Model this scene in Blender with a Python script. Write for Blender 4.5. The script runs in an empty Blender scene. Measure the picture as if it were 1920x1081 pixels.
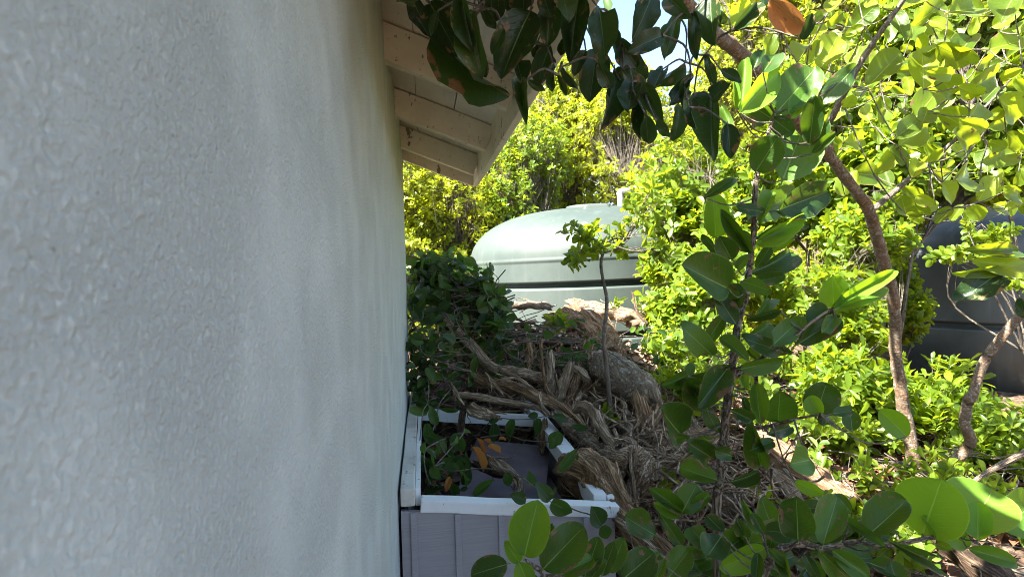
import bpy, math, random
import numpy as np
from mathutils import Matrix, Vector

# ------------------------------------------------------------------ camera, sky, sun, exposure
scene = bpy.context.scene
col = scene.collection
FPX, VPX, VPY, ROLL = 1100.0, 794.0, 505.0, 0.03       # measured in the 1920 px photograph
CZ = 1.5                                               # camera height
yc = np.array([VPX - 960.0, 540.5 - VPY, -FPX]); yc /= np.linalg.norm(yc)
zc = np.array([-math.sin(ROLL), math.cos(ROLL), 0.0])
zc -= yc * zc.dot(yc); zc /= np.linalg.norm(zc)
xc = np.cross(yc, zc)
WC = np.array([xc, yc, zc])                            # camera -> world rotation
CAM = np.array([0.0, 0.0, CZ])
cd = bpy.data.cameras.new('camera'); cam = bpy.data.objects.new('camera', cd); col.objects.link(cam)
m = Matrix(WC.tolist()).to_4x4(); m.translation = Vector(CAM); cam.matrix_world = m
cd.sensor_width = 36.0; cd.lens = 36.0 * FPX / 1920.0
cd.clip_start = 0.01; cd.clip_end = 600
cd.dof.use_dof = True; cd.dof.focus_distance = 2.0; cd.dof.aperture_fstop = 18.0
scene.camera = cam

SUN = np.array([-0.60, -0.26, 0.76]); SUN /= np.linalg.norm(SUN)
w = bpy.data.worlds.new('World'); scene.world = w; w.use_nodes = True
nt = w.node_tree; bg = nt.nodes['Background']
sky = nt.nodes.new('ShaderNodeTexSky'); sky.sky_type = 'NISHITA'; sky.sun_disc = False; sky.dust_density = 1.0; sky.ozone_density = 1.0
sky.sun_elevation = math.asin(SUN[2]); sky.sun_rotation = math.atan2(SUN[0], SUN[1])
nt.links.new(sky.outputs[0], bg.inputs[0]); bg.inputs[1].default_value = 0.065
sd = bpy.data.lights.new('sun', 'SUN'); sd.energy = 5.0; sd.angle = math.radians(0.5); sd.color = (1.0, 0.95, 0.86)
so = bpy.data.objects.new('sun', sd); col.objects.link(so)
so.rotation_euler = Vector((-SUN).tolist()).to_track_quat('-Z', 'Y').to_euler(); so.location = (-6, -3, 9)
scene.view_settings.view_transform = 'Standard'; scene.view_settings.look = 'None'
scene.view_settings.exposure = 3.0; scene.view_settings.gamma = 1.0
scene.cycles.max_bounces = 8; scene.cycles.transmission_bounces = 6; scene.cycles.diffuse_bounces = 5
scene.cycles.use_denoising = True; scene.cycles.filter_width = 0.95

rng = np.random.default_rng(7)
R = random.Random(11)

def P(px, py, D):
    """a point seen at photo pixel (px, py), D metres further along the wall than the camera"""
    v = WC @ np.array([px - 960.0, 540.5 - py, -FPX])
    return CAM + v * (D / v[1])

def project(pts):
    c = (np.asarray(pts) - CAM) @ WC
    d = -c[:, 2]
    dd = np.where(d > 1e-3, d, 1e-3)
    return 960 + FPX * c[:, 0] / dd, 540.5 - FPX * c[:, 1] / dd, d

# ------------------------------------------------------------------ object helpers
def tag(o, label=None, cat=None, group=None, kind=None):
    if label: o['label'] = label
    if cat: o['category'] = cat
    if group: o['group'] = group
    if kind: o['kind'] = kind
    return o

def empty(name, loc, label, cat, group=None):
    o = bpy.data.objects.new(name, None); col.objects.link(o); o.location = Vector([float(a) for a in loc]); o.empty_display_size = 0.05
    o['_b'] = 0; del o['_b']
    return tag(o, label, cat, group)

def put(o, parent=None):
    col.objects.link(o)
    if parent is not None:
        o.parent = parent
        b = Vector(parent.location); p = parent
        while p.parent is not None:
            p = p.parent; b = Vector(p.location)
        o.matrix_parent_inverse = Matrix.Translation(-b) if parent.parent is None else Matrix.Identity(4)
    return o

def mesh_np(name, v, polys, mat=None, smooth=True, attrs=None):
    """polys: list of int arrays of shape (n,3) or (n,4)"""
    me = bpy.data.meshes.new(name)
    v = np.ascontiguousarray(v, dtype=np.float32)
    me.vertices.add(len(v)); me.vertices.foreach_set('co', v.ravel())
    polys = [np.asarray(p, dtype=np.int32) for p in polys if len(p)]
    nl = sum(p.size for p in polys); npol = sum(len(p) for p in polys)
    me.loops.add(nl); me.polygons.add(npol)
    me.loops.foreach_set('vertex_index', np.concatenate([p.ravel() for p in polys]))
    tot = np.concatenate([np.full(len(p), p.shape[1], np.int32) for p in polys])
    st = np.concatenate([[0], np.cumsum(tot)[:-1]]).astype(np.int32)
    me.polygons.foreach_set('loop_start', st); me.polygons.foreach_set('loop_total', tot)
    me.polygons.foreach_set('use_smooth', np.full(npol, smooth))
    if attrs:
        for k, a in attrs.items():
            a = np.ascontiguousarray(a, dtype=np.float32)
            if a.ndim == 1:
                at = me.attributes.new(k, 'FLOAT', 'POINT'); at.data.foreach_set('value', a)
            else:
                at = me.attributes.new(k, 'FLOAT_VECTOR', 'POINT'); at.data.foreach_set('vector', a.ravel())
    me.update(calc_edges=True)
    if mat: me.materials.append(mat)
    return me

def part(name, me, parent): return put(bpy.data.objects.new(name, me), parent)

def solo(name, v, polys, mat, label, cat, group=None, kind=None, smooth=True, attrs=None):
    """a thing that is one mesh: origin at its base"""
    v = np.asarray(v, float); c = v.mean(0); c[2] = v[:, 2].min()
    o = bpy.data.objects.new(name, mesh_np(name, v - c, polys, mat, smooth, attrs)); col.objects.link(o)
    o.location = Vector(c.tolist())
    return tag(o, label, cat, group, kind)

def box_vf(x0, x1, y0, y1, z0, z1, bev=0.0):
    v = np.array([[x, y, z] for x in (x0, x1) for y in (y0, y1) for z in (z0, z1)], float)
    f = np.array([[0, 1, 3, 2], [4, 6, 7, 5], [0, 4, 5, 1], [2, 3, 7, 6], [0, 2, 6, 4], [1, 5, 7, 3]])
    return v, f

def beam_mesh(name, a, b, up, wd, ht, mat, bev=0.003, seg=1, wob=0.0):
    """a bevelled board from a to b; ht along up, wd sideways, a and b at the centre of the section"""
    import bmesh
    a = np.array(a, float); b = np.array(b, float); t = b - a; L = np.linalg.norm(t); t /= L
    up = np.array(up, float); up -= t * up.dot(t); up /= np.linalg.norm(up); s = np.cross(t, up)
    bm = bmesh.new(); vs = []
    for k in range(seg + 1):
        c = a + t * L * k / seg
        j = rng.normal(0, wob, 2) if wob else (0, 0)
        c = c + s * j[0] + up * j[1]
        vs.append([bm.verts.new((c + s * wd / 2 * i + up * ht / 2 * q).tolist()) for i, q in ((-1, -1), (1, -1), (1, 1), (-1, 1))])
    for k in range(seg):
        for i in range(4):
            bm.faces.new((vs[k][i], vs[k][(i + 1) % 4], vs[k + 1][(i + 1) % 4], vs[k + 1][i]))
    bm.faces.new(vs[0][::-1]); bm.faces.new(vs[-1])
    bmesh.ops.recalc_face_normals(bm, faces=bm.faces)
    if bev:
        es = [e for e in bm.edges if e.calc_face_angle(0) > 0.7]
        bmesh.ops.bevel(bm, geom=es, offset=bev, segments=2, affect='EDGES', profile=0.6)
    me = bpy.data.meshes.new(name); bm.to_mesh(me); bm.free(); me.materials.append(mat)
    return me

# ------------------------------------------------------------------ material helpers
class NT:
    def __init__(s, name):
        s.m = bpy.data.materials.new(name); s.m.use_nodes = True; s.t = s.m.node_tree; s.n = s.t.nodes; s.l = s.t.links
        s.b = s.n['Principled BSDF']; s.out = s.n['Material Output']
    def add(s, typ, **kw):
        n = s.n.new(typ)
        for k, v in kw.items():
            if hasattr(n, k): setattr(n, k, v)
        return n
    def val(s, sock, v):
        if v is None: return
        if hasattr(v, 'is_output') or isinstance(v, bpy.types.NodeSocket): s.l.new(v, sock)
        elif isinstance(v, tuple) and len(v) == 3 and sock.type == 'RGBA': sock.default_value = (*v, 1)
        else: sock.default_value = v
    def math(s, op, a, b=None, c=None, clamp=False):
        n = s.add('ShaderNodeMath', operation=op); n.use_clamp = clamp
        s.val(n.inputs[0], a); s.val(n.inputs[1], b); s.val(n.inputs[2], c)
        return n.outputs[0]
    def mix(s, f, a, b, blend='MIX'):
        n = s.add('ShaderNodeMix', data_type='RGBA', blend_type=blend)
        s.val(n.inputs[0], f); s.val(n.inputs[6], a); s.val(n.inputs[7], b)
        return n.outputs[2]
    def step(s, x, lo, hi):
        n = s.add('ShaderNodeMapRange', interpolation_type='SMOOTHSTEP')
        s.val(n.inputs[0], x); n.inputs[1].default_value = lo; n.inputs[2].default_value = hi
        return n.outputs[0]
    def coord(s, kind='Object', scale=(1, 1, 1), vec=None, loc=(0, 0, 0)):
        mp = s.add('ShaderNodeMapping'); mp.inputs['Scale'].default_value = scale; mp.inputs['Location'].default_value = loc
        if vec is None:
            tc = s.add('ShaderNodeTexCoord'); vec = tc.outputs[kind]
        s.l.new(vec, mp.inputs[0]); return mp.outputs[0]
    def world(s, scale=(1, 1, 1)):
        g = s.add('ShaderNodeNewGeometry'); return s.coord(scale=scale, vec=g.outputs['Position'])
    def attr(s, name, vec=True):
        a = s.add('ShaderNodeAttribute'); a.attribute_name = name
        return a.outputs['Vector'] if vec else a.outputs['Fac']
    def noise(s, vec, scale, detail=4, rough=0.55, dist=0.0, out=0):
        n = s.add('ShaderNodeTexNoise'); s.l.new(vec, n.inputs['Vector'])
        n.inputs['Scale'].default_value = scale; n.inputs['Detail'].default_value = detail
        n.inputs['Roughness'].default_value = rough; n.inputs['Distortion'].default_value = dist
        return n.outputs[out]
    def voro(s, vec, scale, feature='F1', out='Distance', rand=1.0):
        n = s.add('ShaderNodeTexVoronoi', feature=feature); s.l.new(vec, n.inputs['Vector']); n.inputs['Scale'].default_value = scale
        n.inputs['Randomness'].default_value = rand
        return n.outputs[out]
    def bump(s, h, strength=0.3, dist=0.01, normal=None):
        n = s.add('ShaderNodeBump'); n.inputs['Strength'].default_value = strength; n.inputs['Distance'].default_value = dist
        s.l.new(h, n.inputs['Height'])
        if normal is not None: s.l.new(normal, n.inputs['Normal'])
        return n.outputs[0]
    def set(s, color=None, rough=None, normal=None, spec=None, **kw):
        s.val(s.b.inputs['Base Color'], color); s.val(s.b.inputs['Roughness'], rough)
        if normal is not None: s.l.new(normal, s.b.inputs['Normal'])
        s.val(s.b.inputs['Specular IOR Level'], spec)
        return s.m
    def rnd(s):
        return s.add('ShaderNodeObjectInfo').outputs['Random']

def leaf_material(name, dark, mid, lightest, trans, tfac=0.4, rough=0.33, rib=(0.30, 0.38, 0.12), spots=0.0, per_object=True, veins=True, edge=0.6, spec=0.35):
    k = NT(name)
    rnd = k.rnd() if per_object else k.attr('tint', False)
    c = k.mix(k.step(rnd, 0.0, 0.6), dark, mid)
    c = k.mix(k.step(rnd, 0.6, 1.0), c, lightest)  # lightest tone falls on leaves at random
    rt = k.math('ADD', k.math('MULTIPLY', rnd, 0.5), 0.75)
    tc = k.mix(1.0, trans, k.add('ShaderNodeCombineColor').outputs[0], 'MIX') if False else trans
    tcol = k.mix(k.step(rnd, 0.0, 1.0), tuple(x * 0.72 for x in trans), tuple(min(1, x * 1.18) for x in trans))
    normal = None
    if veins:
        uv = k.attr('uvl'); sx = k.add('ShaderNodeSeparateXYZ'); k.l.new(uv, sx.inputs[0])
        ax = k.math('ABSOLUTE', sx.outputs[0]); t = sx.outputs[1]; s_ = sx.outputs[2]
        wd = k.math('MULTIPLY_ADD', t, -0.018, 0.026)
        ribm = k.math('SUBTRACT', 1.0, k.step(k.math('DIVIDE', ax, wd), 0.35, 1.0))
        tip = k.math('SUBTRACT', 1.0, k.step(t, 0.86, 0.98)); ribm = k.math('MULTIPLY', ribm, tip)
        nz = k.noise(uv, 5.0, 2)
        fr = k.math('FRACT', k.math('ADD', k.math('MULTIPLY', k.math('SUBTRACT', t, k.math('MULTIPLY', ax, 0.75)), 8.5), k.math('MULTIPLY', nz, 0.5)))
        sv = k.math('SUBTRACT', 1.0, k.step(k.math('ABSOLUTE', k.math('SUBTRACT', fr, 0.5)), 0.0, 0.09))
        edg = k.step(k.math('ABSOLUTE', s_), 0.95, 0.985)
        ob = k.coord('Object', (1, 1, 1))
        mott = k.noise(ob, 7.0, 5, 0.7)
        c = k.mix(k.math('MULTIPLY', k.step(mott, 0.35, 0.75), 0.45), c, mid)
        c = k.mix(k.math('MULTIPLY', sv, 0.10), c, rib)
        c = k.mix(k.math('MULTIPLY', ribm, 0.85), c, rib)
        c = k.mix(k.math('MULTIPLY', edg, edge), c, rib)
        if spots:
            of = k.add('ShaderNodeVectorMath', operation='MULTIPLY_ADD'); k.l.new(ob, of.inputs[0]); of.inputs[1].default_value = (1, 1, 1)
            cx = k.add('ShaderNodeCombineXYZ'); q = k.math('MULTIPLY', rnd, 57.0); k.l.new(q, cx.inputs[0]); k.l.new(q, cx.inputs[1]); k.l.new(cx.outputs[0], of.inputs[2])
            sp = k.noise(of.outputs[0], 2.6, 4, 0.6, 0.4)
            edgeb = k.math('MULTIPLY', k.math('ABSOLUTE', s_), 0.10)
            msk = k.step(k.math('ADD', sp, edgeb), 0.70 - spots, 0.74 - spots)
            br = k.mix(k.noise(of.outputs[0], 14.0, 3), (0.10, 0.045, 0.018), (0.34, 0.22, 0.11))
            c = k.mix(msk, c, br); tcol = k.mix(msk, tcol, (0.10, 0.05, 0.02))
            pin = k.step(k.noise(of.outputs[0], 30.0, 2), 0.72, 0.76); c = k.mix(k.math('MULTIPLY', pin, 0.6), c, (0.20, 0.18, 0.08))
        hgt = k.math('ADD', k.math('MULTIPLY', ribm, -0.9), k.math('ADD', k.math('MULTIPLY', sv, -0.18), k.math('MULTIPLY', mott, 0.5)))
        normal = k.bump(hgt, 0.35, 0.004)
        rgh = k.math('MULTIPLY_ADD', mott, 0.25, rough - 0.1)
    else:
        rgh = rough
    k.set(c, rgh, normal, spec)
    tr = k.add('ShaderNodeBsdfTranslucent'); k.val(tr.inputs[0], tcol)
    if normal is not None: k.l.new(normal, tr.inputs['Normal'])
    mx = k.add('ShaderNodeMixShader'); mx.inputs[0].default_value = tfac
    k.l.new(k.b.outputs[0], mx.inputs[1]); k.l.new(tr.outputs[0], mx.inputs[2]); k.l.new(mx.outputs[0], k.out.inputs[0])
    return k.m

def wood_material(name, a, b, c, dark, along=3.0, across=45.0, crack=0.6, rough=0.85, bump=0.8, lichen=0.0):
    """weathered wood: needs the attribute lp = (r cos, r sin, length) in metres"""
    k = NT(name)
    lp = k.attr('lp'); rnd = k.rnd()
    off = k.add('ShaderNodeVectorMath', operation='ADD'); cx = k.add('ShaderNodeCombineXYZ'); k.l.new(k.math('MULTIPLY', rnd, 31.0), cx.inputs[2])
    k.l.new(lp, off.inputs[0]); k.l.new(cx.outputs[0], off.inputs[1]); lp = off.outputs[0]
    st = k.coord(vec=lp, scale=(across, across, along))
    n1 = k.noise(st, 1.0, 5, 0.62, 0.6); n2 = k.noise(st, 3.3, 4, 0.6, 0.3); n3 = k.noise(lp, 14.0, 4, 0.6)
    col_ = k.mix(k.step(n1, 0.33, 0.62), a, b)
    col_ = k.mix(k.step(n3, 0.45, 0.7), col_, c)
    cr = k.math('SUBTRACT', 1.0, k.step(k.math('ABSOLUTE', k.math('SUBTRACT', n2, 0.5)), 0.012, 0.075))
    col_ = k.mix(k.math('MULTIPLY', cr, crack), col_, dark)
    col_ = k.mix(k.math('MULTIPLY', rnd, 0.35), col_, a)
    if lichen:
        ln = k.noise(lp, 45.0, 3, 0.7); col_ = k.mix(k.math('MULTIPLY', k.step(ln, 0.56, 0.62), lichen), col_, (0.42, 0.41, 0.36))
        ln2 = k.noise(lp, 90.0, 2, 0.7); col_ = k.mix(k.math('MULTIPLY', k.step(ln2, 0.63, 0.68), lichen), col_, (0.03, 0.025, 0.02))
    h = k.math('ADD', k.math('MULTIPLY', n1, 1.0), k.math('ADD', k.math('MULTIPLY', cr, -0.6), k.math('MULTIPLY', n3, 0.8)))
    return k.set(col_, rough, k.bump(h, min(1.0, bump + 0.2), 0.011), 0.15)

def paint_material(name, colr, dirt, dirt_amt=0.5, grain=(3, 60, 60), chip=None, rough=0.55):
    k = NT(name)
    w_ = k.world()
    n = k.noise(k.world((2, 2, 2)), 2.2, 5, 0.6); n2 = k.noise(k.world((4, 4, 1.2)), 7.0, 5, 0.65)
    c = k.mix(k.math('MULTIPLY', k.step(n, 0.38, 0.72), dirt_amt), colr, dirt)
    sp = k.noise(w_, 60.0, 3, 0.6)
    c = k.mix(k.math('MULTIPLY', k.step(sp, 0.66, 0.72), 0.7), c, tuple(x * 0.35 for x in dirt))
    g = k.noise(k.world(grain), 1.0, 4, 0.6)
    c = k.mix(k.math('MULTIPLY', k.step(g, 0.5, 0.75), dirt_amt * 0.5), c, dirt)
    if chip is not None:
        cm = k.step(k.math('ADD', k.math('MULTIPLY', n2, 0.7), k.math('MULTIPLY', g, 0.35)), 0.62, 0.66)
        c = k.mix(cm, c, chip)
    return k.set(c, rough, k.bump(k.math('ADD', g, k.math('MULTIPLY', n2, 0.6)), 0.35, 0.003), 0.3)

M = {}
# stucco wall: white paint with a slight green film below the eave and vertical run marks
k = NT('painted_stucco'); wv = k.world()
n1 = k.noise(wv, 220.0, 5, 0.66); n2 = k.noise(wv, 620.0, 4, 0.7); big = k.noise(wv, 70.0, 3, 0.6)
blob = k.voro(k.coord(vec=wv, scale=(1, 1, 1.15)), 230.0)
h = k.math('ADD', k.math('MULTIPLY', k.step(n1, 0.34, 0.66), 0.9), k.math('ADD', k.math('MULTIPLY', blob, -0.35), k.math('MULTIPLY', n2, 0.7)))
patch = k.step(k.noise(wv, 9.0, 3), 0.3, 0.65)
h = k.math('MULTIPLY', h, k.math('MULTIPLY_ADD', patch, 0.45, 0.55))
h = k.math('ADD', h, k.math('MULTIPLY', big, 0.7))
sep = k.add('ShaderNodeSeparateXYZ'); k.l.new(wv, sep.inputs[0])
run = k.noise(k.world((1, 9, 0.55)), 1.6, 5, 0.6); run2 = k.noise(k.world((1, 30, 0.8)), 1.2, 4, 0.6)
up = k.step(sep.outputs[2], CZ - 0.05, CZ + 0.62)
alg = k.math('MULTIPLY', k.math('MULTIPLY', up, k.step(run, 0.1, 0.9)), 0.62)
c = k.mix(k.step(k.noise(wv, 5.0, 4), 0.35, 0.7), (0.565, 0.61, 0.595), (0.54, 0.585, 0.57))
c = k.mix(alg, c, (0.40, 0.44, 0.24))
alg2 = k.math('MULTIPLY', k.math('MULTIPLY', k.step(sep.outputs[2], CZ + 0.15, CZ + 0.6), k.step(sep.outputs[1], 0.9, 2.2)), k.step(run2, 0.3, 0.65))
c = k.mix(k.math('MULTIPLY', alg2, 0.42), c, (0.30, 0.34, 0.10))
c = k.mix(k.math('MULTIPLY', k.step(run2, 0.58, 0.8), 0.10), c, (0.42, 0.41, 0.34))
spk = k.math('MULTIPLY', k.step(k.noise(wv, 240.0, 2), 0.71, 0.75), k.step(k.noise(wv, 9.0, 2), 0.45, 0.6))
c = k.mix(k.math('MULTIPLY', spk, 0.6), c, (0.16, 0.16, 0.14))
c = k.mix(k.math('MULTIPLY', k.step(k.noise(wv, 16.0, 4, 0.7), 0.64, 0.74), 0.18), c, (0.50, 0.40, 0.26))
M['stucco'] = k.set(c, 0.75, k.bump(h, 0.88, 0.0024), 0.2)

M['cream'] = paint_material('cream_paint', (0.80, 0.73, 0.58), (0.50, 0.42, 0.29), 0.45, (40, 4, 40), (0.20, 0.17, 0.13))
M['soffit'] = paint_material('soffit_paint', (0.84, 0.76, 0.63), (0.58, 0.49, 0.37), 0.4, (40, 4, 40))
M['roofing'] = paint_material('roofing', (0.30, 0.29, 0.28), (0.2, 0.19, 0.18), 0.5)
M['white_trim'] = paint_material('white_trim_paint', (0.74, 0.76, 0.78), (0.52, 0.52, 0.50), 0.35, (30, 6, 30), (0.30, 0.27, 0.24))
M['old_trim'] = paint_material('worn_trim_paint', (0.62, 0.60, 0.56), (0.36, 0.32, 0.27), 0.8, (60, 2.5, 60), (0.25, 0.22, 0.19))
k = NT('lilac_grey_siding'); g = k.noise(k.world((3, 3, 170)), 1.0, 4, 0.65, 1.2); g2 = k.noise(k.world((5, 5, 60)), 2.0, 4, 0.6)
c = k.mix(k.step(g, 0.42, 0.62), (0.31, 0.30, 0.322), (0.285, 0.276, 0.297)); c = k.mix(k.math('MULTIPLY', k.step(k.noise(k.world(), 6.0, 4), 0.5, 0.75), 0.35), c, (0.17, 0.155, 0.15))
M['siding'] = k.set(c, 0.6, k.bump(k.math('ADD', g, g2), 0.35, 0.002), 0.3)
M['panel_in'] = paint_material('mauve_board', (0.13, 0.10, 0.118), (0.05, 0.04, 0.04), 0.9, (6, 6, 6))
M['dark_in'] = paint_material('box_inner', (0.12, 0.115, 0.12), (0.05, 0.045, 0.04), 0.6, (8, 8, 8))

# tank plastic
k = NT('green_tank_plastic'); ob = k.coord('Object')
n = k.noise(ob, 1.6, 5, 0.6); st = k.noise(k.coord('Object', (6, 6, 0.6)), 1.5, 5, 0.65)
c = k.mix(k.step(n, 0.35, 0.7), (0.034, 0.049, 0.042), (0.048, 0.064, 0.056))
c = k.mix(k.math('MULTIPLY', k.step(st, 0.52, 0.72), 0.35), c, (0.078, 0.092, 0.083))
c = k.mix(k.math('MULTIPLY', k.step(k.noise(ob, 9.0, 5, 0.7), 0.55, 0.75), 0.4), c, (0.028, 0.038, 0.031))
M['tank'] = k.set(c, k.math('MULTIPLY_ADD', n, 0.2, 0.52), k.bump(k.math('ADD', n, k.math('MULTIPLY', k.noise(ob, 40.0, 3), 0.1)), 0.15, 0.02), 0.45)
k = NT('black_tank_plastic'); ob = k.coord('Object'); n = k.noise(ob, 2.0, 5, 0.6)
c = k.mix(k.step(n, 0.4, 0.7), (0.040, 0.046, 0.044), (0.062, 0.070, 0.066)); c = k.mix(k.math('MULTIPLY', k.step(k.noise(k.coord('Object', (7, 7, 0.7)), 1.5, 5), 0.52, 0.72), 0.35), c, (0.12, 0.13, 0.125))
M['black_tank'] = k.set(c, 0.42, k.bump(k.noise(ob, 6.0, 4), 0.15, 0.02), 0.5)
k = NT('white_pipe_plastic'); M['pvc'] = k.set(k.mix(k.noise(k.coord('Object'), 12.0, 4), (0.72, 0.72, 0.68), (0.50, 0.49, 0.43)), 0.45)

# bark and wood
M['bark'] = wood_material('grey_bark', (0.216, 0.152, 0.101), (0.313, 0.245, 0.172), (0.146, 0.098, 0.063), (0.032, 0.022, 0.013), 9, 30, 0.7, lichen=0.5)
M['live_bark'] = wood_material('reddish_live_bark', (0.25, 0.17, 0.11), (0.34, 0.26, 0.185), (0.30, 0.17, 0.095), (0.07, 0.05, 0.035), 42, 14, 0.5, 0.75, 1.0, lichen=0.7)
M['twig_bark'] = wood_material('twig_bark', (0.24, 0.20, 0.16), (0.33, 0.29, 0.24), (0.17, 0.13, 0.10), (0.06, 0.05, 0.04), 20, 60, 0.4)
M['pale_wood'] = wood_material('silver_dead_wood', (0.400, 0.289, 0.193), (0.551, 0.426, 0.298), (0.281, 0.181, 0.113), (0.054, 0.034, 0.021), 4, 55, 0.7)
M['brown_wood'] = wood_material('torn_brown_wood', (0.356, 0.221, 0.122), (0.497, 0.343, 0.206), (0.238, 0.127, 0.063), (0.054, 0.029, 0.017), 3, 60, 0.75)
M['dark_wood'] = wood_material('rotten_dark_wood', (0.092, 0.059, 0.038), (0.151, 0.103, 0.067), (0.054, 0.035, 0.024), (0.016, 0.011, 0.008), 4, 50, 0.7)
M['lichen_wood'] = wood_material('lichened_log_bark', (0.227, 0.176, 0.122), (0.302, 0.245, 0.168), (0.162, 0.118, 0.080), (0.032, 0.025, 0.017), 14, 18, 0.55, lichen=0.75)

# ground
k = NT('litter_ground'); wv = k.world(); n = k.noise(wv, 6.0, 6, 0.7); v_ = k.voro(wv, 26.0, out='Color'); vd = k.voro(wv, 26.0)
sx = k.add('ShaderNodeSeparateColor'); k.l.new(v_, sx.inputs[0])
c = k.mix(sx.outputs[0], (0.075, 0.05, 0.034), (0.20, 0.135, 0.09)); c = k.mix(k.step(n, 0.4, 0.7), c, (0.045, 0.034, 0.026))
M['ground'] = k.set(c, 0.95, k.bump(k.math('ADD', vd, n), 0.8, 0.03), 0.1)
k = NT('dry_leaf_brown'); rnd = k.attr('tint', False)
c = k.mix(k.step(rnd, 0.0, 0.6), (0.06, 0.032, 0.02), (0.19, 0.085, 0.045)); c = k.mix(k.step(rnd, 0.7, 1.0), c, (0.33, 0.22, 0.14)); M['litter'] = k.set(c, 0.8, None, 0.2)

# leaves
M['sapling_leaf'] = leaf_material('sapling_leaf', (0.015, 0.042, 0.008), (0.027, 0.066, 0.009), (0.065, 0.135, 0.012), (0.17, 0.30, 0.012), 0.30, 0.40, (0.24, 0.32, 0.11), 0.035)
M['pale_sunlit_leaf'] = leaf_material('pale_sunlit_leaf', (0.075, 0.17, 0.02), (0.10, 0.22, 0.02), (0.13, 0.25, 0.025), (0.32, 0.50, 0.012), 0.48, 0.44, (0.34, 0.46, 0.10), 0.0)  # paler green leaves; sunlight on the lit ones is painted into this colour
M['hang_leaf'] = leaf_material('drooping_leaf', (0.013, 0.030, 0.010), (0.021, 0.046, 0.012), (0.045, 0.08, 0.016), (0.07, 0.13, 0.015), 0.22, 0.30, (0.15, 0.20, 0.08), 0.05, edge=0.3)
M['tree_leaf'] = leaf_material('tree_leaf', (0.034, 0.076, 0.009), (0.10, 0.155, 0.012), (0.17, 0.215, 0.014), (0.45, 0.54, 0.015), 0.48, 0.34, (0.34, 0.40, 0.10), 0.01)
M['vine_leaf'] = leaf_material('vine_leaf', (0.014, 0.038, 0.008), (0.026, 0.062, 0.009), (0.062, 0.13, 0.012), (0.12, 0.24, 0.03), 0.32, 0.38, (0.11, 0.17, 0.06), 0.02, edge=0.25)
M['shrub_leaf'] = leaf_material('shrub_leaf', (0.034, 0.076, 0.009), (0.095, 0.155, 0.013), (0.16, 0.21, 0.016), (0.44, 0.54, 0.015), 0.47, 0.36, (0.26, 0.34, 0.08), 0.0, edge=0.3)
M['mass_leaf'] = leaf_material('mass_leaf', (0.034, 0.076, 0.009), (0.095, 0.155, 0.013), (0.16, 0.21, 0.016), (0.44, 0.54, 0.015), 0.47, 0.36, per_object=False, veins=False)
M['far_leaf'] = leaf_material('far_leaf', (0.11, 0.155, 0.012), (0.18, 0.22, 0.014), (0.26, 0.27, 0.022), (0.58, 0.62, 0.02), 0.48, 0.4, per_object=False, veins=False)
M['dark_mass_leaf'] = leaf_material('dark_mass_leaf', (0.014, 0.038, 0.008), (0.026, 0.062, 0.009), (0.062, 0.13, 0.012), (0.12, 0.24, 0.03), 0.32, 0.38, per_object=False, veins=False)
M['orange_leaf'] = leaf_material('dying_orange_leaf', (0.36, 0.12, 0.04), (0.44, 0.18, 0.05), (0.46, 0.24, 0.06), (0.5, 0.2, 0.05), 0.35, 0.45, (0.5, 0.32, 0.12), 0.03)

# ------------------------------------------------------------------ leaf templates
def leaf_template(name, shape, nl=12, nw=6, fold=0.12, droop=0.10, wave=0.02, twist=0.0, pet=0.10, seed=0, cup=0.0):
    """unit leaf: base at the origin, tip at y = 1, full width 1; scaled per leaf"""
    q = np.random.default_rng(seed); ph = q.uniform(0, 6.28, 4)
    tv = 0.5 - 0.5 * np.cos(np.linspace(0, math.pi, nl + 1)) if nl > 8 else np.linspace(0, 1, nl + 1); sv = np.linspace(-1, 1, nw + 1)
    v = []; uv = []
    for t in tv:
        hw = 0.5 * shape(t)
        for s in sv:
            x = s * hw; a = abs(s)
            z = fold * a * hw * 2 * 0.5 + cup * (a ** 2) * hw - droop * t * t + wave * a * math.sin(9 * t + ph[0] + s * 2) + wave * 0.5 * a * math.sin(17 * t + ph[1] - s)
            z += twist * s * hw * (t - 0.3)
            v.append((x, t, z)); uv.append((x, t, s))
    f = []
    n = nw + 1
    for i in range(nl):
        for j in range(nw):
            f.append((i * n + j, i * n + j + 1, (i + 1) * n + j + 1, (i + 1) * n + j))
    # petiole: a small triangular rod behind the base
    b = len(v); r = 0.014
    for y, dz in ((-pet, -0.03), (0.03, 0.0)):
        for a in range(3):
            v.append((r * math.cos(a * 2.1) * 1.4, y, dz + r * math.sin(a * 2.1))); uv.append((0, 0.05, 0))
    for a in range(3): f.append((b + a, b + (a + 1) % 3, b + 3 + (a + 1) % 3, b + 3 + a))
    return np.array(v), np.array(f), np.array(uv)

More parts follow.
